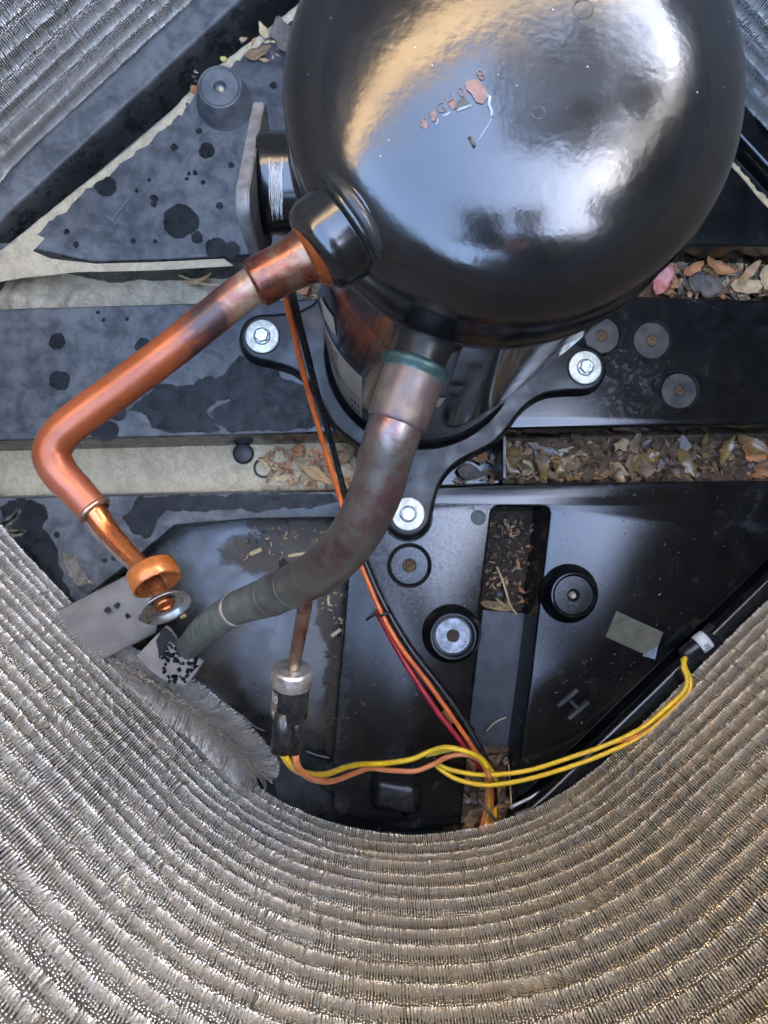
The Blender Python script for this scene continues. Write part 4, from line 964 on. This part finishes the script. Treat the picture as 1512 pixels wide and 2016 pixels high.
def cyl_text(ch, size, a_c, h_c, parent, mat, O=o_ps, A=a_ps, X=sx, Y=sy, R=.0100, rot=90):
    bm = text_mesh(ch, size); cr, sr = math.cos(math.radians(rot)), math.sin(math.radians(rot))
    for v in bm.verts:
        x, y = v.co.x * cr - v.co.y * sr, v.co.x * sr + v.co.y * cr
        a = a_c + x / R; v.co = O + A * (h_c - y) + (X * math.cos(a) + Y * math.sin(a)) * R
    bmesh.ops.recalc_face_normals(bm, faces=bm.faces); return mesh_obj('print_mark', bm, mat, parent, False)
cyl_text('20', .0062, .62, .0158, sl_, M_LABELW, rot=0); cyl_text('8', .0036, .66, .0238, sl_, M_LABELW, rot=0)
sv = D(556, 1412, .404); sv2 = D(553, 1475, .404)
s1 = mesh_obj('wire_sleeve', tube([D(560, 1398, .402), D(556, 1440, .405), D(553, 1478, .408)], [.0053, .0054, .0055], 28, caps=False), M_BLKPL, ps)
s1.modifiers.new('thick', 'SOLIDIFY').thickness = .0008
s2 = mesh_obj('wire_sleeve', tube([D(585, 1404, .410), D(582, 1440, .413), D(580, 1482, .416)], [.0031, .0032, .0033], 24, caps=False), M_BLKPL, ps)
s2.modifiers.new('thick', 'SOLIDIFY').thickness = .0006

# ------------------------------------------------------------------ wires
def wire(pts, r, mat, label, group=None, name='wire'):
    p = catmull([D(*q) for q in pts], 8)
    p = [v + Vector((noise.noise((i * .11, r * 1e4, 0)), noise.noise((0, i * .11, r * 1e4)), 0)) * .0005 for i, v in enumerate(p)]
    return tag(mesh_obj(name, tube(p, r, 12), mat, None, origin=p[len(p) // 2]), label, 'wire', group)
OR = [(548, 540, .43), (562, 585, .46), (580, 660, .50), (604, 760, .55), (636, 870, .60), (668, 975, .628), (690, 1055, .634), (714, 1120, .638), (748, 1200, .640), (790, 1275, .640), (848, 1352, .640), (902, 1428, .640), (942, 1490, .640), (966, 1540, .644), (968, 1600, .668), (960, 1680, .672)]
wire(OR, .0021, M_ORANGE, 'long orange wire running from behind the copper collar down to the slot')
BL = [(x + dx, y + dy, d) for (x, y, d), (dx, dy) in zip(OR, [(14, -4), (14, -3), (15, -2), (16, -2), (15, -2), (11, -3), (10, -3), (9, -3), (10, -6), (11, -7), (12, -8), (12, -8), (9, -6), (6, -2), (6, 0), (6, 0)])]
wire(BL, .0025, M_BLKPL, 'black sheathed wire running alongside the long orange wire')
wire([(742, 1204, .646), (790, 1292, .646), (845, 1378, .645), (895, 1445, .645), (936, 1497, .645), (960, 1535, .65)], .0026, M_RED, 'dark red wire under the orange wire near the slot')
wire([(742, 1180, .646), (784, 1258, .647), (842, 1335, .648), (880, 1380, .648), (930, 1440, .648)], .0028, M_BLKPL, 'second black sheathed wire below the pipe bend, beside the orange wire')
wire([(553, 1462, .405), (557, 1482, .410), (572, 1506, .43), (600, 1523, .48), (640, 1524, .53), (678, 1512, .57), (715, 1504, .60), (760, 1503, .615), (805, 1496, .622), (845, 1480, .62), (878, 1472, .615), (912, 1478, .612), (942, 1490, .615), (960, 1512, .62)], .0022, M_YEL, 'yellow wire leaving the larger black sleeve of the pressure switch')
wire([(581, 1468, .414), (582, 1495, .42), (592, 1518, .45), (622, 1536, .50), (660, 1537, .55), (700, 1521, .59), (730, 1513, .612), (770, 1517, .622), (815, 1518, .626), (850, 1506, .624), (885, 1489, .618), (920, 1486, .616), (948, 1500, .62), (964, 1530, .626)], .0021, M_PINKW, 'salmon orange wire leaving the thinner black sleeve of the pressure switch')
wire([(856, 1500, .634), (866, 1506, .633), (890, 1516, .63), (940, 1525, .63), (1000, 1523, .632), (1060, 1512, .634), (1126, 1490, .636), (1195, 1466, .632), (1262, 1434, .628), (1310, 1396, .624), (1344, 1364, .622), (1354, 1338, .622), (1346, 1316, .624), (1349, 1294, .628)], .0020, M_YEL, 'upper of the two yellow wires looping across to the right sensor')
wire([(856, 1502, .636), (866, 1514, .635), (900, 1534, .632), (945, 1545, .632), (990, 1543, .634), (1055, 1530, .636), (1126, 1508, .638), (1200, 1480, .634), (1268, 1446, .629), (1318, 1404, .624), (1352, 1370, .622), (1360, 1342, .622), (1350, 1318, .625), (1344, 1297, .630)], .0020, M_YEL, 'lower of the two yellow wires looping across to the right sensor')
wire([(1180, 1470, .637), (1225, 1458, .633), (1275, 1438, .630), (1322, 1402, .627), (1352, 1366, .626), (1350, 1330, .626), (1344, 1310, .628), (1353, 1295, .63)], .0016, M_ORANGE, 'thin orange wire under the two yellow wires at the right sensor')
for i, (x0, x1, m, t) in enumerate(((957, 947, M_PINKW, 'salmon wire at the left of the bundle going under the coil'), (962, 955, M_OLIVEY, 'dusty yellow wire in the bundle going under the coil'), (969, 963, M_DULLOR, 'dull orange wire in the bundle going under the coil'), (975, 972, M_YEL, 'yellow wire in the bundle going under the coil'))):
    wire([(935 + i * 3, 1486 + i, .622), (952 + i * 3, 1505 + i, .63), (x0 + 2, 1540, .645), (x0, 1590, .664), (x1, 1640, .668), (x1 - 1, 1700, .670)], .0020, m, t)
wire([(838, 1488, .628), (852, 1484, .628), (890, 1475, .622), (925, 1482, .622), (950, 1502, .626), (964, 1534, .634)], .0020, M_OLIVEY, 'dusty yellow wire arching over the start of the red wire')
wire([(942, 1574, .662), (960, 1596, .658), (976, 1620, .664), (982, 1650, .674)], .0014, M_BARK, 'frayed grey cord across the wire bundle in the slot', name='cord')
zt = D(757, 1208, .640)
o = mesh_obj('cable_tie', lathe([(.0048, -.0012), (.0052, -.001), (.0052, .001), (.0048, .0012)], zt, (.42, -.9, 0), 24), M_RUB, None, origin=zt); tag(o, 'black cable tie round the orange and black wires below the pipe bend', 'cable tie')
mesh_obj('tie_tail', tube([zt + Vector((-.003, 0, -.002)), zt + Vector((-.010, -.003, -.006)), zt + Vector((-.015, -.007, -.010))], .0008, 6), M_RUB, o)

# ------------------------------------------------------------------ sensor clipped at the right rim
sn = thing('temperature_sensor', 'small black sensor with a white printed band clipped in the groove of the right rim', 'sensor', P(1375, 1265, .008))
sa0, sa1 = P(1345, 1292, .010), P(1402, 1250, .012); sax = (sa1 - sa0).normalized()
L_ = (sa1 - sa0).length
mesh_obj('sensor_body', lathe([(0, -.001), (.0058, 0), (.0066, .0015), (.0068, .008), (.0072, .010), (.0072, L_ * .85), (.005, L_), (0, L_)], sa0, sax, 36), M_BLKPL, sn)
bnd = mesh_obj('white_band', lathe([(.0080, L_ * .50), (.0084, L_ * .51), (.0084, L_ * .82), (.0080, L_ * .83)], sa0, sax, 48), M_LABELW, sn)
bX = Vector((0, 0, 1)); bX = (bX - sax * bX.dot(sax)).normalized(); bY = sax.cross(bX)
cyl_text('50', .0060, .25, L_ * .66, bnd, M_INK, O=sa0, A=sax, X=bX, Y=bY, R=.00852, rot=0)
mesh_obj('spring_clip', box(P(1392, 1240, .010), (.012, .0022, .010), Quaternion((0, 0, 1), math.radians(42))), M_BLKPL, sn, False)

# ------------------------------------------------------------------ grey brackets at the lower left
def sheet(name, pts, z, th, mat, label, curl=0.0, edge=None):
    poly = pxpoly(pts, z); o = mesh_obj(name, prism(poly, z - th, z, 0, .0008), mat, None, origin=P(*pts[0], z)); flat_split(o, 40)
    return tag(o, label, 'bracket')
def half_tube_bracket():
    """Grey pressed cover: a trough-shaped sheet with a rounded end and a notch."""
    a = D(300, 1178, .585); b = D(60, 1300, .60); ax_ = (b - a).normalized(); L = (b - a).length
    side_ = Vector((-ax_.y, ax_.x, 0)).normalized(); up_ = Vector((0, 0, 1)); R = .0235; bm = bmesh.new(); prev = None
    n = 22
    for i in range(31):
        t = i / 30; row = []
        for k in range(n + 1):
            th = math.radians(-58 + 116 * k / n); endc = .012 * (1 - math.cos(th * 1.5)) * (1 - t)
            rr2 = R * 1.25
            p = a + ax_ * (L * t + endc) + side_ * rr2 * math.sin(th) * 1.0 + up_ * (rr2 * math.cos(th) * .55 - R * .55)
            row.append(bm.verts.new(p))
        if prev:
            for k in range(n): bm.faces.new((prev[k], prev[k + 1], row[k + 1], row[k]))
        prev = row
    bmesh.ops.recalc_face_normals(bm, faces=bm.faces)
    o = mesh_obj('bent_bracket', bm, M_GREY, None, origin=a); m = o.modifiers.new('thick', 'SOLIDIFY'); m.thickness = .002; m.offset = -1
    return tag(o, 'curved grey bracket with a few dark spots under the flared washer', 'bracket')
hb = half_tube_bracket()
spk = bmesh.new()
fb = sheet('flat_bracket', [(268, 1292), (300, 1258), (326, 1232), (334, 1236), (346, 1252), (358, 1282), (380, 1290), (402, 1300), (386, 1326), (366, 1350), (330, 1345), (296, 1322)], .086, .003, M_GREY, 'flat grey bracket speckled with dark spots under the end of the green pipe')
ZB = .0863
k = 200
rr = random.Random(8)
o2 = decal('dark_stain', [(308, 1262), (318, 1242), (325, 1236), (338, 1246), (348, 1262), (346, 1270), (334, 1262), (326, 1276), (322, 1290), (314, 1296), (312, 1280)], ZB, M_WET, fb)
for _ in range(70):
    k += 1; x, y = rr.uniform(318, 388), rr.uniform(1268, 1344)
    if y - 1268 > (x - 268) * .75 + 25 or x + y > 1708: continue
    decal('dark_stain', blob(x, y, rr.uniform(1.2, 4), ZB, seed=k, rough=.3), ZB, M_WET, fb)
for x, y, r in ((212, 1201, 5.5), (232, 1192, 5), (252, 1213, 4.5), (279, 1217, 6)):
    k += 1; zz = HC - .583; decal('dark_stain', blob(x, y, r, zz, seed=k, rough=.25), zz + .0012, M_WET, hb)
# tan lip behind the curved bracket
tag(mesh_obj('back_plate', prism(pxpoly([(110, 1236), (170, 1190), (270, 1128), (322, 1098), (332, 1116), (300, 1140), (180, 1210), (120, 1250)], .022), .010, .022, 0, .0015), simple('stained_tan_metal', (0.24, 0.22, 0.165), (0.14, 0.125, 0.09), .6, scale=60), None, origin=P(250, 1160, .03)), 'stained tan plate edge behind the curved grey bracket', 'plate')
#PART4
# ------------------------------------------------------------------ spine-fin coil
PITCH, RFIN, NROW, Z0C = 0.0188, 0.0099, 28, 0.012
coil = thing('condenser_coil', 'wall of silvery spine-fin coil turns wound round the compressor, dusty brown at lower right', 'condenser coil', (CC.x, CC.y, Z0C))
PATH = rsquare(HALF + RFIN, RC + RFIN, 36, 14)
pp = np.array([(p.x, p.y) for p in PATH]); seg = np.linalg.norm(np.roll(pp, -1, 0) - pp, axis=1); cum = np.concatenate([[0], np.cumsum(seg)]); LEN = cum[-1]
ppc = np.vstack([pp, pp[:1]])
def path_at(s):
    s = np.mod(s, LEN); return np.stack([np.interp(s, cum, ppc[:, 0]), np.interp(s, cum, ppc[:, 1])], 1)
QM = np.array(Q.to_matrix())
def project(p):
    v = (p - np.array([0, 0, HC])) @ QM        # camera space = Q^T (p - c)
    return 756 + v[:, 0] / -v[:, 2] * F, 1008 - v[:, 1] / -v[:, 2] * F
def wob(s, f, ph): return np.sin(s * f + ph)
def mesh_np(name, V, Fq, mat, parent):
    """Quads from numpy arrays; V in world coordinates."""
    base = np.array(wloc(parent)); me = bpy.data.meshes.new(name); nv, nf = len(V), len(Fq)
    me.vertices.add(nv); me.vertices.foreach_set('co', (V - base).astype(np.float32).ravel())
    me.loops.add(nf * 4); me.loops.foreach_set('vertex_index', Fq.astype(np.int32).ravel())
    me.polygons.add(nf); me.polygons.foreach_set('loop_start', np.arange(0, nf * 4, 4, dtype=np.int32))
    me.update(calc_edges=True); me.materials.append(mat)
    o = bpy.data.objects.new(name, me); return link(o, parent)
def spines(cen, tan, nin, upv, phis, rtip, r0, wd, lean, jit, tipk=1.0):
    """cen/tan/nin/upv: per ring arrays (N,3); one spine per phi. Returns verts, quads."""
    N, K = len(cen), len(phis)
    ph = np.broadcast_to(phis, (N, K)) + rng.normal(0, .035, (N, K))
    n, u, t = nin[:, None], upv[:, None], tan[:, None]
    d = np.cos(ph)[..., None] * n + np.sin(ph)[..., None] * u
    ln = lean[:, None] + rng.normal(0, jit, (N, K))
    dd = d + t * ln[..., None]; dd /= np.linalg.norm(dd, axis=-1, keepdims=True)
    q = np.cross(t, d)
    a = (rng.normal(0, .24, (N, 1)) + rng.normal(0, .15, (N, K)))[..., None]
    wv = np.cos(a) * t + np.sin(a) * q
    wv -= dd * (wv * dd).sum(-1, keepdims=True); wv /= np.linalg.norm(wv, axis=-1, keepdims=True)
    off = rng.normal(0, .00007, (N, K))[..., None]
    c = cen[:, None] + t * off
    rt = (rtip * (1 + rng.normal(0, .035, (N, K))))[..., None] if np.isscalar(rtip) else (rtip[:, None] * (1 + rng.normal(0, .035, (N, K))))[..., None]
    b = c + d * r0; e = c + dd * rt; h = wd / 2
    v0, v1, v2, v3 = b - wv * h, b + wv * h, e + wv * h * .8, e - wv * h * .8
    tn = np.cross(wv, dd) * wd * .55 * tipk
    e2 = e + dd * .00005
    t0, t1, t2, t3 = e2 - wv * h * .8 - tn * .5, e2 + wv * h * .8 - tn * .5, e2 + wv * h * .8 + tn * .5, e2 - wv * h * .8 + tn * .5
    V = np.stack([v0, v1, v2, v3, t0, t1, t2, t3], 2).reshape(-1, 3)
    i = np.arange(N * K)[:, None] * 8
    Fq = np.concatenate([i + np.array([[0, 1, 2, 3]]), i + np.array([[4, 5, 6, 7]])], 1).reshape(-1, 4)
    return V, Fq
PH_FULL = np.radians(np.linspace(-64, 120, 23)); PH_MID = np.radians(np.linspace(-62, 118, 13)); PH_LOW = np.radians(np.linspace(-70, 120, 7))
for r in range(NROW):
    z = Z0C + RFIN * .96 + PITCH * r
    ph = rng.uniform(0, 6.28, 4)
    def centre(s):
        p = path_at(s); a, b = path_at(s - .002), path_at(s + .002); t = b - a; t /= np.linalg.norm(t, axis=1, keepdims=True)
        nin = np.stack([-t[:, 1], t[:, 0]], 1)                    # path is CCW: left normal points inward
        dv = .0009 * (wob(s, 9.1, ph[0]) + .6 * wob(s, 23., ph[1])); dz = .0008 * (wob(s, 7.3, ph[2]) + .7 * wob(s, 17.7, ph[3]))
        p = p + nin * dv[:, None]
        c = np.column_stack([p, z + dz]); return c, np.column_stack([t, 0 * t[:, 0]]), np.column_stack([nin, 0 * t[:, 0]])
    s = np.arange(0, LEN, .012); c, t, n = centre(s)
    turn = mesh_obj('coil_turn', tube([Vector(v) for v in c], .0052, 8, closed=True), M_TUBE, coil)
    s = np.arange(0, LEN, .00178); s = s + rng.normal(0, .00008, len(s)) + .0004 * np.array([noise.noise((a * 240, z * 300, 3.0)) for a in s]); c, t, n = centre(s)
    x, y = project(c + n * RFIN)
    vis = (x > -150) & (x < 1662) & (y > -150) & (y < 2240) & (c[:, 2] < HC - .2)
    up = np.tile([0, 0, 1.0], (len(s), 1))
    patch = np.array([noise.noise((a * 14, z * 90, 5.0)) for a in s]); fine_ = np.array([noise.noise((a * 90, z * 200, 9.0)) for a in s])
    lean = .10 * fine_ + .5 * np.clip(np.abs(patch) - .36, 0, 1) * np.sign(patch) * 2
    rt = RFIN * (1 + .05 * fine_ - .05 * np.clip(np.abs(patch) - .3, 0, 1))
    Vs, Fs, off = [], [], 0
    near = ~vis & (x > -1000) & (x < 2500) & (y > -900) & (y < 3200) & (c[:, 2] < HC - .12)
    for m, phs, wd, st in ((vis, PH_FULL, .00074, 1), (near, PH_MID, .0010, 1), (~vis & ~near, PH_LOW, .0034, 3)):
        idx = np.where(m)[0][::st]
        if len(idx) == 0: continue
        V, Fq = spines(c[idx], t[idx], n[idx], up[idx], phs, rt[idx], .0046, wd, lean[idx], .016)
        Vs.append(V); Fs.append(Fq + off); off += len(V)
    f = mesh_np('spine_fins', np.concatenate(Vs), np.concatenate(Fs), M_FIN, turn); f['kind'] = 'stuff'
# frayed end of the lowest turn lying on the pan at the lower left
fp_ = catmull([D(96, 1228, .600), D(150, 1262, .604), D(215, 1296, .606), D(290, 1336, .608), D(365, 1386, .612), D(432, 1440, .616), D(490, 1502, .622), D(500, 1516, .624)], 24)
fr = mesh_obj('frayed_turn', tube([p.copy() for p in fp_], .004, 8), M_TUBE, coil)
c = np.array([p[:] for p in fp_]); s_f = np.linspace(0, len(c) - 1, 170); c = np.stack([np.interp(s_f, np.arange(len(c)), c[:, k]) for k in range(3)], 1)
t = np.gradient(c, axis=0); t /= np.linalg.norm(t, axis=1, keepdims=True)
up = np.tile([0, 0, 1.0], (len(c), 1)); n = np.cross(up, t); n /= np.linalg.norm(n, axis=1, keepdims=True); up = np.cross(t, n)
lean = np.linspace(.1, .35, len(c)) + .12 * np.sin(s_f * .13)
rt_f = .0205 * np.sin(np.clip(np.linspace(.18, 1.9, len(c)), 0, PI)) ** .6
V1, F1 = spines(c, t, n, up, np.radians(np.concatenate([np.linspace(-10, 24, 9), np.linspace(156, 190, 9), np.linspace(45, 135, 5)])), rt_f, .003, .0008, lean, .04)
f = mesh_np('spine_fins', V1, F1, M_FRINGE, fr); f['kind'] = 'stuff'
V2, F2 = spines(c, t, n, up, np.radians(np.linspace(70, 110, 6)), .0075, .003, .0008, lean, .5)
f = mesh_np('fin_roots', V2, F2, M_FRINGEC, fr); f['kind'] = 'stuff'
# loose tufts: lower right end of the first turn
tl = catmull([P(1042, 1640, .016), P(1075, 1622, .018), P(1110, 1600, .018), P(1160, 1565, .016)], 10)
c = np.array([p[:] for p in tl]); t = np.gradient(c, axis=0); t /= np.linalg.norm(t, axis=1, keepdims=True)
c = np.repeat(c, 2, 0); t = np.repeat(t, 2, 0); up = np.tile([0, 0, 1.0], (len(c), 1)); n = np.cross(up, t); n /= np.linalg.norm(n, axis=1, keepdims=True)
V1, F1 = spines(c, t, n, up, np.radians(np.linspace(-10, 190, 24)), .013, .002, .0008, np.full(len(c), .3), .2)
f = mesh_np('loose_tuft', V1, F1, M_FIN, coil); f['kind'] = 'stuff'
# broken fin slivers lying on the turns
rr = random.Random(21)
for (x, y, a, L, d) in ((33, 1840, 45, 30, .30), (328, 1752, 22, 20, .37), (432, 1872, -3, 28, .36), (352, 1683, 20, 22, .40), (145, 1664, 25, 18, .36), (700, 1733, 0, 12, .50), (912, 1662, -30, 14, .57), (1295, 1594, -70, 16, .50), (1325, 1873, -40, 22, .41), (870, 1952, 60, 24, .40)):
    p = D(x, y, d); s_ = d / F
    o = mesh_obj('fin_sliver', box(p, (L * s_, 3.2 * s_, .0005), Quaternion((0, 0, 1), math.radians(-a))), M_SILVER, coil, False)

# unseen jacket added behind the coil to keep outside light from leaking in
cab = thing('blocking_jacket', 'unseen dark jacket added close behind the coil to block outside light', 'cabinet', (CC.x, CC.y, 0))
ring_solid('blocking_panel', rsquare(HALF + .029, RC + .029), rsquare(HALF + .031, RC + .031), [(0, -.06), (0, .632), (1, .632), (1, -.06)], M_BRKT, cab)

ring_solid('added_dark_band', rsquare(HALF + .003, RC + .003), rsquare(HALF + .028, RC + .028), [(0, .541), (0, .63), (1, .63), (1, .541), (0, .541)], M_RUB, cab)  # unseen dark band added so the dome reflects less bright coil
# ground outside the unit
g = bmesh.new(); vs = [g.verts.new((x, y, -.12)) for x, y in ((-60, -60), (60, -60), (60, 60), (-60, 60))]; g.faces.new(vs)
o = mesh_obj('ground', g, soil('ground_soil', (0.16, 0.13, 0.10), (0.12, 0.10, 0.07), (0.2, 0.17, 0.12), 8), None, False); o['kind'] = 'structure'
#ENV
# ------------------------------------------------------------------ surroundings out of frame (seen only as reflections and light)
def hw_xy(along, out):                        # house wall frame: origin nearest the unit, along the wall, out towards the unit
    u = Vector((.876, .482)); n = Vector((.482, -.876)); p = n * -1.30 + u * along + n * out; return p
hw = thing('house_wall', 'tan sided house wall rising behind the unit, outside the picture', 'house', (*hw_xy(0, 0), -.1))
def wall_box(name, a0, a1, z0, z1, o0, o1, mat):
    bm = bmesh.new(); q = [hw_xy(a0, o0), hw_xy(a1, o0), hw_xy(a1, o1), hw_xy(a0, o1)]
    lo = [bm.verts.new((*p, z0)) for p in q]; hi = [bm.verts.new((*p, z1)) for p in q]
    bm.faces.new(lo[::-1]); bm.faces.new(hi)
    for k in range(4): bm.faces.new((lo[k], lo[(k + 1) % 4], hi[(k + 1) % 4], hi[k]))
    bmesh.ops.recalc_face_normals(bm, faces=bm.faces); return mesh_obj(name, bm, mat, hw, False)
M_SIDING = simple('tan_siding', (0.62, 0.44, 0.24), (0.55, 0.39, 0.21), 0.7, scale=3)
M_DARKW = simple('dark_base_wall', (0.014, 0.013, 0.012), (0.010, 0.009, 0.009), 0.8, scale=3)
wall_box('base_wall', -7, 7, -.12, 2.02, -.02, -.2, M_DARKW)
for k in range(4): wall_box('siding_board', -7, 7, 2.02 + k * .1625, 2.02 + (k + 1) * .1625 - .006, 0, -.2, M_SIDING)
wall_box('roof_edge', -7.2, 7.2, 2.67, 2.85, .03, -3, M_DARKW)
def blocker_tree(x, y, h, r, label, seed, n=11000):  # unseen trees added to block the sun and darken the dome's reflections
    t = thing('blocker_tree', label, 'tree', (x, y, -.12)); rr = random.Random(seed)
    mesh_obj('trunk', tube(catmull([Vector((x, y, -.12)), Vector((x + .05, y, h * .35)), Vector((x - .04, y + .05, h * .7)), Vector((x, y, h))], 5), [.14 - .1 * i / 15 for i in range(16)], 10), simple('bark_brown', (0.10, 0.075, 0.05), (0.06, 0.045, 0.035), .9, scale=12), t)
    cl = [(Vector((rr.gauss(0, .5), rr.gauss(0, .5), rr.gauss(0, .45))) * r, rr.uniform(.3, .5) * r) for _ in range(26)]
    Vv, Ff = [], []
    for i in range(n):
        c0, q = rr.choice(cl); d_ = Vector((rr.gauss(0, 1), rr.gauss(0, 1), rr.gauss(0, 1))).normalized() * q * rr.random() ** .4
        p = Vector((x, y, h * .78)) + c0 + d_ ; a = Vector((rr.gauss(0, 1), rr.gauss(0, 1), rr.gauss(0, .6))).normalized(); b = a.orthogonal().normalized(); s_ = rr.uniform(.07, .14)
        k0 = len(Vv); Vv += [p - a * s_, p + b * s_ * .5, p + a * s_, p - b * s_ * .5]; Ff.append((k0, k0 + 1, k0 + 2, k0 + 3))
    f = mesh_np('crown', np.array([v[:] for v in Vv]), np.array(Ff), simple('tree_leaves', (0.06, 0.085, 0.03), (0.04, 0.06, 0.02), .6, scale=4), t); f['kind'] = 'stuff'
blocker_tree(2.6, -1.25, 3.5, 1.25, 'leafy tree added south-east of the unit to block the sun, outside the picture', 1)
blocker_tree(3.0, 0.9, 2.8, 1.25, 'leafy tree added east of the unit to darken reflections, outside the picture', 2)
blocker_tree(1.3, -3.4, 2.9, 1.25, 'leafy tree added south of the unit to screen the light, outside the picture', 3)
blocker_tree(3.8, 0.0, 3.05, 1.2, 'leafy tree added further east of the unit to block the sun, outside the picture', 5)
# the person holding the phone, leaning over the unit from the near side
def skin_body(name, joints, edges, mat, parent, sub=2):
    me = bpy.data.meshes.new(name); me.from_pydata([Vector(j[0]) - wloc(parent) for j in joints], edges, [])
    o = bpy.data.objects.new(name, me); link(o, parent); sk = o.modifiers.new('skin', 'SKIN')
    for i, j in enumerate(joints): me.skin_vertices[0].data[i].radius = (j[1], j[1] * (j[2] if len(j) > 2 else 1)); me.skin_vertices[0].data[i].use_root = (i == 0)
    o.modifiers.new('sub', 'SUBSURF').levels = sub; o.modifiers['sub'].render_levels = sub; me.materials.append(mat); return o
pz = thing('person', 'person in dark clothes leaning over the unit holding a phone, outside the picture', 'person', (.28, -.86, -.12))
M_CLOTH = simple('dark_jacket', (0.03, 0.032, 0.04), (0.02, 0.022, 0.028), .85, scale=20); M_SKIN = simple('skin', (0.45, 0.27, 0.19), (0.40, 0.23, 0.16), .5, scale=30)
J = [((.28, -.84, .86), .15, .8), ((.27, -.68, 1.02), .145, .8), ((.25, -.47, 1.13), .16, .75), ((.22, -.34, 1.19), .07),           # pelvis, waist, chest, neck base
     ((.07, -.43, 1.14), .062), ((-.02, -.36, .93), .048), ((-.02, -.20, .80), .036),                                           # left arm
     ((.43, -.41, 1.14), .062), ((.42, -.28, .90), .048), ((.13, -.19, .79), .036),                                              # right arm
     ((.18, -.86, .82), .10), ((.17, -.80, .40), .07), ((.17, -.86, .0), .05), ((.17, -.74, -.08), .04),
     ((.38, -.86, .82), .10), ((.40, -.80, .40), .07), ((.40, -.86, .0), .05), ((.40, -.74, -.08), .04)]
E = [(0, 1), (1, 2), (2, 3), (2, 4), (4, 5), (5, 6), (2, 7), (7, 8), (8, 9), (0, 10), (10, 11), (11, 12), (12, 13), (0, 14), (14, 15), (15, 16), (16, 17)]
skin_body('body', J, E, M_CLOTH, pz)
skin_body('head', [((.22, -.34, 1.19), .055), ((.215, -.29, 1.22), .055), ((.21, -.22, 1.24), .095), ((.21, -.17, 1.25), .09), ((.21, -.18, 1.18), .07)], [(0, 1), (1, 2), (2, 3), (2, 4)], M_SKIN, pz)
skin_body('hair', [((.212, -.23, 1.30), .085), ((.212, -.28, 1.28), .08)], [(0, 1)], M_CLOTH, pz)
def hand(wr, to, thumb_side, nm):
    d_ = (to - wr).normalized(); sd2 = d_.cross(Vector((0, 0, 1))).normalized() * thumb_side
    j = [(wr, .022), (wr + d_ * .05, .026, .6)]; e = [(0, 1)]
    for f_ in range(4):
        b_ = wr + d_ * .085 + sd2 * (.026 - .0175 * f_); i0 = len(j); L2 = (.030, .036, .033, .025)[f_]
        j += [(b_, .0095), (b_ + d_ * L2 + Vector((0, 0, -.006)), .0085), (b_ + d_ * L2 * 1.5 + Vector((0, 0, -.026)), .0075)]; e += [(1, i0), (i0, i0 + 1), (i0 + 1, i0 + 2)]
    i0 = len(j); j += [(wr + d_ * .035 + sd2 * .04, .011), (wr + d_ * .07 + sd2 * .052 + Vector((0, 0, .004)), .0085)]; e += [(1, i0), (i0, i0 + 1)]
    skin_body(nm, j, e, M_SKIN, pz, 1)
hand(Vector((-.02, -.20, .80)), Vector((-.045, -.12, .69)), 1, 'hand'); hand(Vector((.13, -.19, .79)), Vector((.045, -.12, .69)), -1, 'hand')
ph_ = thing('phone', 'dark phone held flat above the unit, outside the picture', 'phone', (0, -.07, HC + .006))
mesh_obj('case', box(Vector((.018, -.062, HC + .010)), (.074, .150, .008), None, None, .003), M_RUB, ph_)
mesh_obj('screen', box(Vector((.018, -.062, HC + .0145)), (.068, .144, .001)), M_SHELL, ph_, False)
